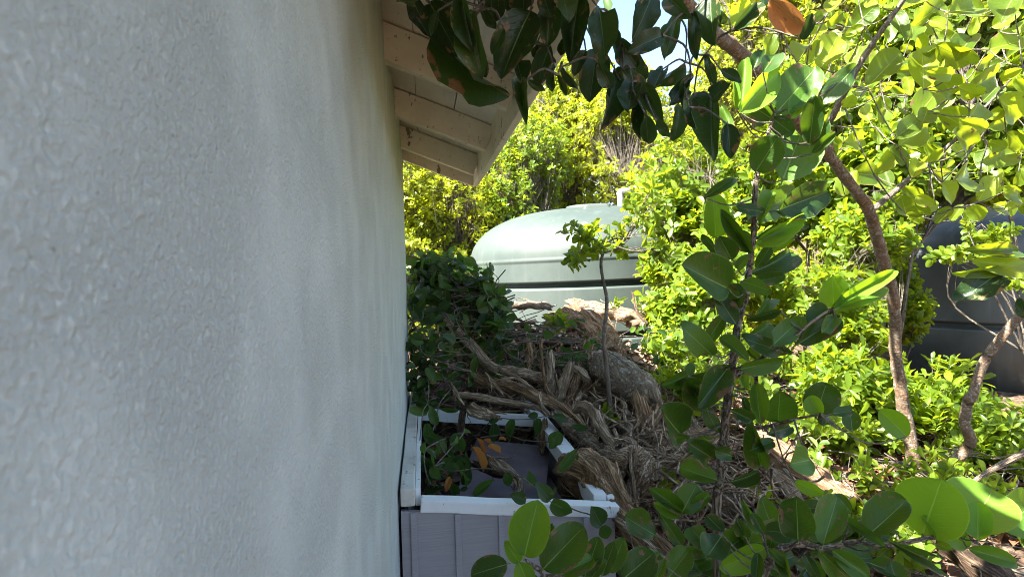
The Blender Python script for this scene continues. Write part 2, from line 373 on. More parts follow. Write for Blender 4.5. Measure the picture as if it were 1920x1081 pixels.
oval = lambda t: max(0.0, 1 - abs(2 * t ** 1.08 - 1) ** 2.15) ** 0.52
ovate = lambda t: max(0.0, 1 - abs(2 * t ** 0.96 - 1) ** 2.0) ** 0.62 * (1 - 0.12 * t ** 8)
obov = lambda t: max(0.0, 1 - abs(2 * t ** 1.45 - 1) ** 2.3) ** 0.6
heart = lambda t: max(0.0, math.sin(math.pi * (0.10 + 0.90 * t))) ** 0.75 * (1.02 - 0.25 * t)
def leaf_set(kind, shape, mat, n, **kw):
    out = []
    for i in range(n):
        q = np.random.default_rng(100 + i)
        a = dict(fold=q.uniform(0.05, 0.34), droop=q.uniform(-0.04, 0.16), wave=q.uniform(0.008, 0.03), twist=q.uniform(-0.5, 0.5), seed=i, cup=q.uniform(-0.1, 0.25)); a.update(kw)
        for kk, vv in kw.items():
            if isinstance(vv, tuple): a[kk] = q.uniform(*vv)
        v, f, uv = leaf_template(kind, shape, **a)
        out.append(mesh_np(kind, v, [f], M[mat], True, {'uvl': uv}))
    return out
LS = {
    'sapling': leaf_set('oval_leaf', oval, 'sapling_leaf', 12, droop=(-.12, .30), twist=(-.9, .9), wave=(.012, .05), fold=(.05, .5)),
    'young': leaf_set('oval_leaf', oval, 'pale_sunlit_leaf', 4),  # paler leaves, including those coloured as if in the sun
    'hang': leaf_set('pointed_leaf', ovate, 'hang_leaf', 14, fold=(0.1, 0.8), droop=(-.1, 0.35), wave=(0.02, 0.09), twist=(-1.2, 1.2)),
    'tree': leaf_set('oval_leaf', oval, 'tree_leaf', 10, droop=(-.1, .3), twist=(-.9, .9), wave=(.01, .05)),
    'vine': leaf_set('heart_leaf', heart, 'vine_leaf', 6, nl=8, nw=4),
    'shrub': leaf_set('obovate_leaf', obov, 'shrub_leaf', 6, nl=9, nw=4, pet=0.04),
    'orange': leaf_set('pointed_leaf', ovate, 'orange_leaf', 3, fold=(0.4, 0.8), wave=(0.03, 0.07)),
}

def leaf_obj(kind, base, ydir, zdir, L, ratio, parent, name='leaf'):
    y = np.array(ydir, float); y /= np.linalg.norm(y)
    z = np.array(zdir, float); z -= y * z.dot(y); nz = np.linalg.norm(z)
    if nz < 1e-6: z = np.array([0, 0, 1.0]) - y * y[2]; nz = np.linalg.norm(z)
    z /= nz; x = np.cross(y, z)
    o = bpy.data.objects.new(name, R.choice(LS[kind]))
    put(o, parent)
    mm = Matrix(((x[0] * L * ratio, y[0] * L, z[0] * L, base[0]), (x[1] * L * ratio, y[1] * L, z[1] * L, base[1]), (x[2] * L * ratio, y[2] * L, z[2] * L, base[2]), (0, 0, 0, 1)))
    o.matrix_basis = mm
    return o

def rot_about(v, ax, ang):
    c, s = math.cos(ang), math.sin(ang)
    return v * c + np.cross(ax, v) * s + ax * ax.dot(v) * (1 - c)

def leaf_px(kind, b, t, ratio, D, parent, dz=0.0, roll=None, flip=False):
    """a leaf whose base and tip stand at photo points b and t; D its depth, dz how much nearer the tip is"""
    B = P(b[0], b[1], D); T = P(t[0], t[1], max(0.3, D - dz))
    y = T - B; L = np.linalg.norm(y); y = y / L
    z = CAM - (B + T) / 2; z -= y * z.dot(y); z /= np.linalg.norm(z)
    if roll is None: roll = R.uniform(-0.35, 0.35)
    z = rot_about(z, y, roll)
    if flip: z = -z
    return leaf_obj(kind, B, y, z, L, ratio / max(0.5, math.cos(roll)), parent)

# ------------------------------------------------------------------ tubes
def frames(path):
    path = np.asarray(path, float)
    t = np.gradient(path, axis=-2); t /= np.linalg.norm(t, axis=-1, keepdims=True) + 1e-9
    ref = np.where(np.abs(t[..., 2:3]) > 0.9, np.array([1.0, 0, 0]), np.array([0, 0, 1.0]))
    u = np.cross(t, ref); u /= np.linalg.norm(u, axis=-1, keepdims=True) + 1e-9
    return t, u, np.cross(t, u)

def tube_batch(paths, radii, sides=4):
    """paths (N,S,3), radii (N,S) -> verts, quads, lp"""
    paths = np.asarray(paths, float); radii = np.asarray(radii, float)
    N, S, _ = paths.shape
    t, u, w_ = frames(paths)
    a = np.arange(sides) * 2 * math.pi / sides
    ring = u[:, :, None, :] * np.cos(a)[None, None, :, None] + w_[:, :, None, :] * np.sin(a)[None, None, :, None]
    v = paths[:, :, None, :] + ring * radii[:, :, None, None]
    seg = np.linalg.norm(np.diff(paths, axis=1), axis=-1); ln = np.concatenate([np.zeros((N, 1)), np.cumsum(seg, 1)], 1)
    lp = np.stack([np.broadcast_to(np.cos(a)[None, None, :], (N, S, sides)) * radii[:, :, None], np.broadcast_to(np.sin(a)[None, None, :], (N, S, sides)) * radii[:, :, None],
                   np.broadcast_to(ln[:, :, None], (N, S, sides))], -1)
    idx = np.arange(N * S * sides).reshape(N, S, sides)
    i0 = idx[:, :-1, :]; i1 = idx[:, 1:, :]
    q = np.stack([i0, np.roll(i0, -1, 2), np.roll(i1, -1, 2), i1], -1).reshape(-1, 4)
    return v.reshape(-1, 3), q, lp.reshape(-1, 3)

def smooth_path(pts, n):
    """Catmull-Rom through the points, n samples; pts may have extra columns (radius)"""
    p = np.asarray(pts, float); p = np.vstack([2 * p[0] - p[1], p, 2 * p[-1] - p[-2]])
    m_ = len(p) - 3; ts = np.linspace(0, m_ - 1e-6, n); i = ts.astype(int); f = (ts - i)[:, None]
    a, b, c, d = p[i], p[i + 1], p[i + 2], p[i + 3]
    return 0.5 * ((2 * b) + (c - a) * f + (2 * a - 5 * b + 4 * c - d) * f ** 2 + (3 * b - a - 3 * c + d) * f ** 3)

def log_geo(pts, radii, gnarl=0.15, ridge=0.12, sides=18, step=0.012, ragged=0.03, flat=1.0, seed=0, kink=0.008, strands=0):
    """a piece of dead wood: lengthwise ridges, lumps and torn ends"""
    q = np.random.default_rng(seed)
    ext = np.hstack([np.asarray(pts, float), np.asarray(radii, float)[:, None]])
    L = np.linalg.norm(np.diff(ext[:, :3], axis=0), axis=1).sum()
    n = int(min(160, max(10, L / step)))
    sp = smooth_path(ext, n); path = sp[:, :3]; r = np.maximum(0.002, sp[:, 3])
    ln = np.linspace(0, L, n)
    for ax in range(3):
        for fr in (9, 23):
            path[:, ax] += kink * np.sin(ln * fr + q.uniform(0, 6.28)) * 9 / fr
    t, u, w_ = frames(path)
    a = np.arange(sides) * 2 * math.pi / sides
    A, LN = np.meshgrid(a, ln)
    d = np.zeros_like(A)
    for kk in range(2, 9):
        d += ridge / kk ** 0.5 * np.sin(kk * A + q.uniform(0, 6.28) + 0.6 * np.sin(LN * q.uniform(2, 7) + q.uniform(0, 6.28))) * (0.5 + 0.5 * np.sin(LN * q.uniform(4, 14) + q.uniform(0, 6.28)))
    for kk in range(5):
        d += gnarl / 2.2 * np.sin(LN * q.uniform(15, 70) + q.integers(1, 4) * A + q.uniform(0, 6.28))
    for kk in (5, 9, 13):                                  # sharp lengthwise splits
        w1 = kk * A + q.uniform(0, 6.28) + 0.7 * np.sin(LN * q.uniform(3, 9) + q.uniform(0, 6.28))
        d -= ridge * 0.75 * np.maximum(0, 1 - np.abs(np.sin(w1 / 2)) * 3.2) * (0.5 + 0.5 * np.sin(LN * q.uniform(5, 20) + q.uniform(0, 6.28)))
    d += q.normal(0, 0.028, d.shape)
    rr = r[:, None] * (1 + np.clip(d, -0.65, 0.8))
    v = path[:, None, :] + u[:, None, :] * (np.cos(A) * rr)[..., None] + w_[:, None, :] * (np.sin(A) * rr * flat)[..., None]
    # torn ends
    for e, sg in ((0, -1), (n - 1, 1)):
        jag = np.minimum(q.exponential(ragged, sides) * (0.3 + r[e] * 18), r[e] * 1.5)
        v[e] += t[e] * sg * jag[:, None]
        v[e] += (path[e] - v[e]) * 0.35
    lp = np.stack([np.cos(A) * r[:, None], np.sin(A) * r[:, None], LN], -1).reshape(-1, 3)
    idx = np.arange(n * sides).reshape(n, sides)
    i0, i1 = idx[:-1], idx[1:]
    quads = np.stack([i0, np.roll(i0, -1, 1), np.roll(i1, -1, 1), i1], -1).reshape(-1, 4)
    vv = v.reshape(-1, 3); b = len(vv)
    c0 = path[0] + t[0] * r[0] * 0.35; c1 = path[-1] - t[-1] * r[-1] * 0.35
    vv = np.vstack([vv, c0, c1]); lp = np.vstack([lp, [0, 0, 0], [0, 0, L]])
    t0 = np.stack([np.roll(idx[0], -1), idx[0], np.full(sides, b)], -1); t1 = np.stack([idx[-1], np.roll(idx[-1], -1), np.full(sides, b + 1)], -1)
    if strands:                                            # loose fibres lifting off the torn wood
        pa, ra_ = [], []
        for _ in range(strands):
            i0_ = q.integers(0, max(1, n - 8)); i1_ = min(n - 1, i0_ + q.integers(6, max(7, n // 2))); th = q.uniform(0, 6.28)
            ids = np.linspace(i0_, i1_, 7).astype(int); lift = np.linspace(0, 1, 7) ** 2 * q.uniform(0, .045) if q.uniform() < .6 else np.linspace(1, 0, 7) ** 2 * q.uniform(0, .045)
            thv = th + np.linspace(0, q.normal(0, .4), 7)
            pa.append(path[ids] + (u[ids] * np.cos(thv)[:, None] + w_[ids] * (np.sin(thv) * flat)[:, None]) * (r[ids] * 1.0 + lift)[:, None] + q.normal(0, .002, (7, 3)))
            ra_.append(np.linspace(1, .35, 7) * q.uniform(.0018, .0055))
        sv_, sq_, sl_ = tube_batch(np.array(pa), np.array(ra_), 4)
        quads = np.vstack([quads, sq_ + len(vv)]); vv = np.vstack([vv, sv_]); lp = np.vstack([lp, sl_ + 3.0])
    return vv, [quads, np.vstack([t0, t1])], lp

def limb_mesh(name, pts, radii, mat, seed=0, **kw):
    a = dict(gnarl=0.06, ridge=0.05, sides=14, step=0.02, ragged=0.0, kink=0.003); a.update(kw)
    v, f, lp = log_geo(pts, radii, seed=seed, **a)
    return mesh_np(name, v, f, M[mat], True, {'lp': lp})

# ------------------------------------------------------------------ ground
def gz(x, y):
    x = np.asarray(x, float); y = np.asarray(y, float)
    g = lambda cx, cy, sx, sy, a: a * np.exp(-((x - cx) / sx) ** 2 - ((y - cy) / sy) ** 2)
    near = np.clip((y - 0.4) / 2.0, 0, 1)
    z = 0.22 + 0.10 * near + g(1.05, 3.5, 0.75, 0.75, 0.62) + g(0.25, 3.45, 0.5, 0.5, 0.55) + g(0.98, 2.3, 0.36, 0.75, 0.12) + g(2.0, 2.6, 0.9, 0.8, 0.12)
    z = z + 0.02 * np.sin(7 * x + 2 * y) * np.sin(5 * y - x) + 0.012 * np.sin(19 * x - 3) * np.sin(17 * y + 1)
    far = np.clip((np.hypot(x, y - 2) - 9) / 40, 0, 1)
    return z + far * 3.0
ax_ = np.concatenate([-np.geomspace(150, 1.2, 26), np.linspace(-1.0, 4.5, 100), np.geomspace(4.7, 150, 34)])
ay_ = np.concatenate([-np.geomspace(150, 1.2, 22), np.linspace(-1.0, 6.0, 120), np.geomspace(6.2, 150, 34)])
X, Y = np.meshgrid(ax_, ay_); Z = gz(X, Y)
idx = np.arange(X.size).reshape(X.shape)
gq = np.stack([idx[:-1, :-1], idx[:-1, 1:], idx[1:, 1:], idx[1:, :-1]], -1).reshape(-1, 4)
go = bpy.data.objects.new('ground', mesh_np('ground', np.stack([X, Y, Z], -1).reshape(-1, 3), [gq], M['ground'])); col.objects.link(go); tag(go, 'brown earth covered in dead leaves', None, None, 'structure')

# ------------------------------------------------------------------ house: stucco wall and open eave
WX, WEND = -0.09, 3.13
house = empty('house', (WX, 1.0, 0.2), 'white stucco house wall with an open wooden eave, filling the left of the picture', 'house')
SL = 0.375                                             # roof slope
zr = lambda x: CZ + 0.59 - (x - WX) * SL               # underside of the rafters
v, f = box_vf(-4.2, WX, -1.6, WEND, -0.1, CZ + 0.75)
# slightly wavy hand-trowelled outer face with a rounded far corner
ys = np.concatenate([np.linspace(-1.6, 0.05, 12), np.geomspace(0.07, 3.0, 150), WEND - 0.02 + 0.02 * np.sin(np.linspace(0, math.pi / 2, 7))])
ys = np.unique(np.clip(ys, -1.6, WEND)); zs = np.linspace(0.0, CZ + 0.72, 160)
YY, ZZ = np.meshgrid(ys, zs)
XX = WX + 0.0004 * np.sin(ZZ * 7 + YY * 1.2) - 0.02 + np.sqrt(np.maximum(0, 0.02 ** 2 - np.maximum(0, YY - (WEND - 0.02)) ** 2))
ii = np.arange(YY.size).reshape(YY.shape)
wq = np.stack([ii[:-1, :-1], ii[:-1, 1:], ii[1:, 1:], ii[1:, :-1]], -1).reshape(-1, 4)
wv_ = np.stack([XX, YY, ZZ], -1).reshape(-1, 3); nb = len(wv_)
v2, f2 = box_vf(-4.2, WX - 0.022, -1.6, WEND, -0.1, CZ + 0.70)
part('wall', mesh_np('wall', np.vstack([wv_, v2]), [np.vstack([wq, f2 + nb])], M['stucco']), house)
XE = 0.272
for i, y in enumerate((2.90, 2.31, 1.71, 1.11, 0.51, -0.09, -0.69, -1.29)):
    a = np.array([-0.35, y, zr(-0.35) + 0.05]); b = np.array([XE, y, zr(XE) + 0.05])
    part('rafter', beam_mesh('rafter', a, b, (0, 0, 1), 0.042, 0.10, M['cream'], 0.003, 6, 0.0012), house)
a = np.array([-0.35, WEND + 0.012, zr(-0.35) + 0.045]); b = np.array([XE + 0.03, WEND + 0.012, zr(XE + 0.03) + 0.045])
part('barge_board', beam_mesh('barge_board', a, b, (0, 0, 1), 0.024, 0.115, M['cream'], 0.002, 6, 0.001), house)
part('fascia_board', beam_mesh('fascia_board', (XE + 0.016, -1.6, zr(XE) + 0.048), (XE + 0.016, WEND - 0.002, zr(XE) + 0.048), (0, 0, 1), 0.024, 0.135, M['cream'], 0.003, 12, 0.001), house)
nrm = np.array([SL, 0, 1.0]); nrm /= np.linalg.norm(nrm)
tdir = np.array([1, 0, -SL]); tdir /= np.linalg.norm(tdir)
x = -0.30
while x < XE + 0.02:                                   # boards above the rafters, seen from below
    x1 = min(x + 0.145, XE + 0.045)
    xm = (x + x1) / 2; wdt = (x1 - x) / abs(tdir[0]) - 0.003
    c0 = np.array([xm, -1.6, zr(xm) + 0.107]) + nrm * 0.008
    part('roof_board', beam_mesh('roof_board', c0, c0 + np.array([0, WEND + 1.62, 0]), nrm, wdt, 0.016, M['soffit'], 0.0015, 8, 0.0008), house)
    x += 0.145
rv = []
for (x, dz) in ((XE + 0.075, 0.135), (-2.1, 0.135), (-4.3, 0.135 - (2.2 + 2.2) * 0)):
    pass
xr = [XE + 0.07, -2.1, -4.5]; zr2 = [zr(XE + 0.07) + 0.136, zr(-2.1) + 0.136, zr(XE + 0.07) + 0.136]
v = []
for xx_, zz_ in zip(xr, zr2):
    for yy_ in (-1.65, WEND + 0.05):
        for t_ in (0, 0.03): v.append((xx_, yy_, zz_ + t_))
f = []
for s in (0, 4):
    f += [(s, s + 2, s + 6, s + 4), (s + 1, s + 5, s + 7, s + 3), (s, s + 4, s + 5, s + 1), (s + 2, s + 3, s + 7, s + 6)]
f += [(0, 1, 3, 2), (8, 10, 11, 9)]
part('roof', mesh_np('roof', np.array(v), [np.array(f)], M['roofing'], False), house)

gp = np.array([(-4.2, CZ + .70), (WX - .03, CZ + .70), (WX - .03, zr(WX) + .09), (-2.1, zr(-2.1) + .13), (-4.2, zr(WX) + .09)])
for y0_, y1_ in ((WEND - .06, WEND - .004), (-1.59, -1.53)):
    gv = np.array([(a_, y_, b_) for y_ in (y0_, y1_) for a_, b_ in gp]); n_ = len(gp)
    gme = bpy.data.meshes.new('gable_wall'); gme.from_pydata(gv.tolist(), [], [tuple(range(n_))[::-1], tuple(range(n_, 2 * n_))] + [(i, (i + 1) % n_, n_ + (i + 1) % n_, n_ + i) for i in range(n_)]); gme.materials.append(M['stucco'])
    part('gable_wall', gme, house)

# ------------------------------------------------------------------ wooden box against the wall
BX0, BX1, BY0, BY1 = WX + 0.008, 0.535, 1.64, 3.45
bt = lambda x: CZ - 0.635 - (x - BX0) * 0.115         # top of the box, falling away from the wall
box = empty('storage_box', ((BX0 + BX1) / 2, BY0, 0.22), 'lilac-grey boarded storage box with white rails, its lid gone, against the house wall', 'box')
nx = 24; xs = np.linspace(BX0, BX1, nx)
pv = []; 
for x in xs:
    for (y, z) in ((BY0, 0.20), (BY0, bt(x) - 0.035), (BY0 + 0.014, bt(x) - 0.035), (BY0 + 0.014, 0.20)): pv.append((x, y, z))
pf = []
for i in range(nx - 1):
    for j in range(4): pf.append((i * 4 + j, (i + 1) * 4 + j, (i + 1) * 4 + (j + 1) % 4, i * 4 + (j + 1) % 4))
part('front_panel', mesh_np('front_panel', np.array(pv), [np.array(pf)], M['siding'], False), box)
for x in (0.052 - 0.10, 0.075, 0.198, 0.322, 0.446):
    part('batten', beam_mesh('batten', (x, BY0 - 0.004, 0.2), (x, BY0 - 0.004, bt(x) - 0.036), (0, 1, 0), 0.017, 0.009, M['siding'], 0.002), box)
part('side_panel', beam_mesh('side_panel', (BX1 - 0.008, BY0 + 0.016, 0.52), (BX1 - 0.008, BY1, 0.52), (0, 0, 1), 0.014, 0.5, M['siding'], 0.002), box)
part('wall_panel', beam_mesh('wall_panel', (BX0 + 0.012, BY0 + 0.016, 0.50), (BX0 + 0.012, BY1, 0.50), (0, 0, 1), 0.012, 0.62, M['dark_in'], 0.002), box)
tl = np.array([1, 0, -0.115])
part('front_rail', beam_mesh('front_rail', (BX0 + 0.055, BY0 + 0.016, bt(BX0 + 0.055) - 0.018), (BX1 + 0.012, BY0 + 0.016, bt(BX1 + 0.012) - 0.018), (0, 0, 1), 0.046, 0.034, M['white_trim'], 0.003, 6, 0.0008), box)
part('wall_rail', beam_mesh('wall_rail', (BX0 + 0.019, BY0 - 0.008, bt(BX0) + 0.004), (BX0 + 0.019, BY1, bt(BX0) + 0.004), (0, 0, 1), 0.040, 0.05, M['old_trim'], 0.004, 14, 0.0012), box)
part('inner_rail', beam_mesh('inner_rail', (BX0 + 0.047, BY0 + 0.041, bt(BX0) - 0.016), (BX0 + 0.047, BY1, bt(BX0) - 0.016), (0, 0, 1), 0.014, 0.05, M['white_trim'], 0.002, 8, 0.0008), box)
part('cross_rail', beam_mesh('cross_rail', (BX0 + 0.056, 2.66, bt(BX0 + 0.05) - 0.012), (BX1 - 0.052, 2.66, bt(BX1 - 0.04) - 0.012), (0, 0, 1), 0.035, 0.05, M['white_trim'], 0.003, 6, 0.001), box)
part('side_rail', beam_mesh('side_rail', (BX1 - 0.030, BY0 + 0.042, bt(BX1) - 0.012), (BX1 - 0.030, BY1, bt(BX1) - 0.012), (0, 0, 1), 0.040, 0.06, M['white_trim'], 0.003, 10, 0.001), box)
part('side_rail_cap', beam_mesh('side_rail_cap', (BX1 + 0.003, BY0 + 0.042, bt(BX1) - 0.016), (BX1 + 0.003, BY1, bt(BX1) - 0.016), (0, 0, 1), 0.022, 0.05, M['white_trim'], 0.003, 10, 0.001), box)
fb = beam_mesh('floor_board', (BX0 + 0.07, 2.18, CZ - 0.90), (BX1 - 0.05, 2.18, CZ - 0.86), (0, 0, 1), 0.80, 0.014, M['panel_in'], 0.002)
part('floor_board', fb, box)
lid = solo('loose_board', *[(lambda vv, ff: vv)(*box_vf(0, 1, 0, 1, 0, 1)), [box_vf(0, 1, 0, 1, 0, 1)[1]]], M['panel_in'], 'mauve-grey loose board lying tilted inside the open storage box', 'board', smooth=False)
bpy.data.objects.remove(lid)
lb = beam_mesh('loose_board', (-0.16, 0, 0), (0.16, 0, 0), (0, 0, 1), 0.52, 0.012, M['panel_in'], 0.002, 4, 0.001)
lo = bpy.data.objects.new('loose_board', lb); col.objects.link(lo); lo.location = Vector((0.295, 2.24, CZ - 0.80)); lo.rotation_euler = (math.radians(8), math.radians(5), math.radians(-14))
tag(lo, 'mauve-grey loose board lying tilted inside the open storage box', 'board')

# ------------------------------------------------------------------ water tanks and pipe
def lathe(profile, n=256):
    p = np.array(profile, float); a = np.arange(n) * 2 * math.pi / n
    v = np.stack([p[:, None, 0] * np.cos(a), p[:, None, 0] * np.sin(a), np.broadcast_to(p[:, None, 1], (len(p), n))], -1).reshape(-1, 3)
    i = np.arange(len(p) * n).reshape(len(p), n)
    q = np.stack([i[:-1], np.roll(i[:-1], -1, 1), np.roll(i[1:], -1, 1), i[1:]], -1).reshape(-1, 4)
    return v, q
def rib_profile(r, z0, z1, grooves):
    out = [(r, z0)]
    for z in sorted(grooves):
        out += [(r, z - 0.06), (r, z - 0.045), (r, z - 0.035), (r - 0.02, z - 0.026), (r - 0.075, z - 0.012), (r - 0.08, z + 0.012), (r - 0.02, z + 0.026), (r, z + 0.034), (r, z + 0.045), (r, z + 0.06)]
    return out + [(r, z1)]
def dome(r, zs, h, n=26, ex=0.62, rt=0.26):
    """quarter-oval dome from the shoulder to the flat round top"""
    out = []
    for i in range(n + 1):
        a = math.pi / 2 * i / n
        rr = rt + (r - rt) * max(0.0, math.cos(a)) ** 0.86; out.append((rr, zs + h * math.sin(a)))
    return out
def tank(name, cx, cy, r, zsh, htop, mat, grooves, label, tilt=(0, 0)):
    zb = float(gz(cx, cy)) - 0.05
    t = empty(name, (cx, cy, zb), label, 'water tank')
    t.rotation_euler = (math.radians(tilt[0]), math.radians(tilt[1]), 0)
    prof = [(0.0, 0.0)] + rib_profile(r, 0.0, zsh - zb - 0.05, [g - zb for g in grooves]) + [(r, zsh - zb - 0.045), (r, zsh - zb - 0.03), (r + 0.005, zsh - zb - 0.024), (r + 0.005, zsh - zb - 0.004), (r + 0.001, zsh - zb + 0.004)] + dome(r, zsh - zb + 0.02, htop) + [(0.0, zsh - zb + 0.02 + htop)]
    v, q = lathe(prof)
    o = bpy.data.objects.new('shell', mesh_np('shell', v, [q], M[mat])); col.objects.link(o); o.parent = t
    top = zsh - zb + 0.02 + htop
    v, q = lathe([(0.0, top - 0.04), (0.25, top - 0.04), (0.25, top + 0.03), (0.24, top + 0.045), (0.06, top + 0.06), (0.0, top + 0.062)], 40)
    o = bpy.data.objects.new('hatch', mesh_np('hatch', v, [q], M[mat])); col.objects.link(o); o.parent = t
    # moulded pads on the dome
    for a in (-1.75,):
        rr = 0.52 * r
        vv, ff = box_vf(-0.12, 0.12, -0.16, 0.16, 0, 0.10)
        vv[[1, 3, 5, 7], :2] *= 0.7
        c_, s_ = math.cos(a), math.sin(a)
        zz = (zsh - zb) + 0.02 + htop * math.sqrt(max(0.0, 1 - ((rr - 0.26) / (r - 0.26)) ** (2 / 0.86)))
        vv = np.stack([rr * c_ + vv[:, 0] * c_ - vv[:, 1] * s_, rr * s_ + vv[:, 0] * s_ + vv[:, 1] * c_, zz - 0.075 + vv[:, 2]], -1)
        o = bpy.data.objects.new('dome_pad', mesh_np('dome_pad', vv, [ff], M[mat], False)); col.objects.link(o); o.parent = t
        b_ = o.modifiers.new('bevel', 'BEVEL'); b_.width = 0.02; b_.segments = 2
    return t
c1 = P(1112, 500, 6.25)
tank('green_water_tank', c1[0], c1[1], 1.31, CZ + 0.085, 0.50, 'tank', [CZ - 0.16, CZ - 0.62, CZ - 0.98], 'pale green round plastic water tank with a domed top', (0.0, -1.2))
c2 = P(1722, 500, 4.9)
tank('black_water_tank', c2[0] + 1.12, c2[1] + 0.35, 1.22, CZ - 0.02 + 0.06, 0.42, 'black_tank', [CZ - 0.62], 'black round plastic water tank in the shade at the right edge')

pp = [P(1163, 395, 7.7), P(1163, 372, 7.7), P(1162, 361, 7.7), P(1170, 357, 7.7), P(1210, 351, 7.7), P(1220, 352, 7.7), P(1224, 362, 7.7), P(1226, 400, 7.7)]
pp[-1] = np.array([pp[-2][0] + 0.01, pp[-2][1], 0.3])
pp.insert(7, np.array([pp[-2][0], pp[-2][1], pp[-2][2] - 0.15]))
sp = np.vstack([smooth_path(pp[:8], 50), [pp[8]]])
v, q, lp = tube_batch(sp[None], np.full((1, len(sp)), 0.036), 14)
solo('vent_pipe', v, [q], M['pvc'], 'white plastic pipe bent over like a crook behind the green water tank', 'pipe')

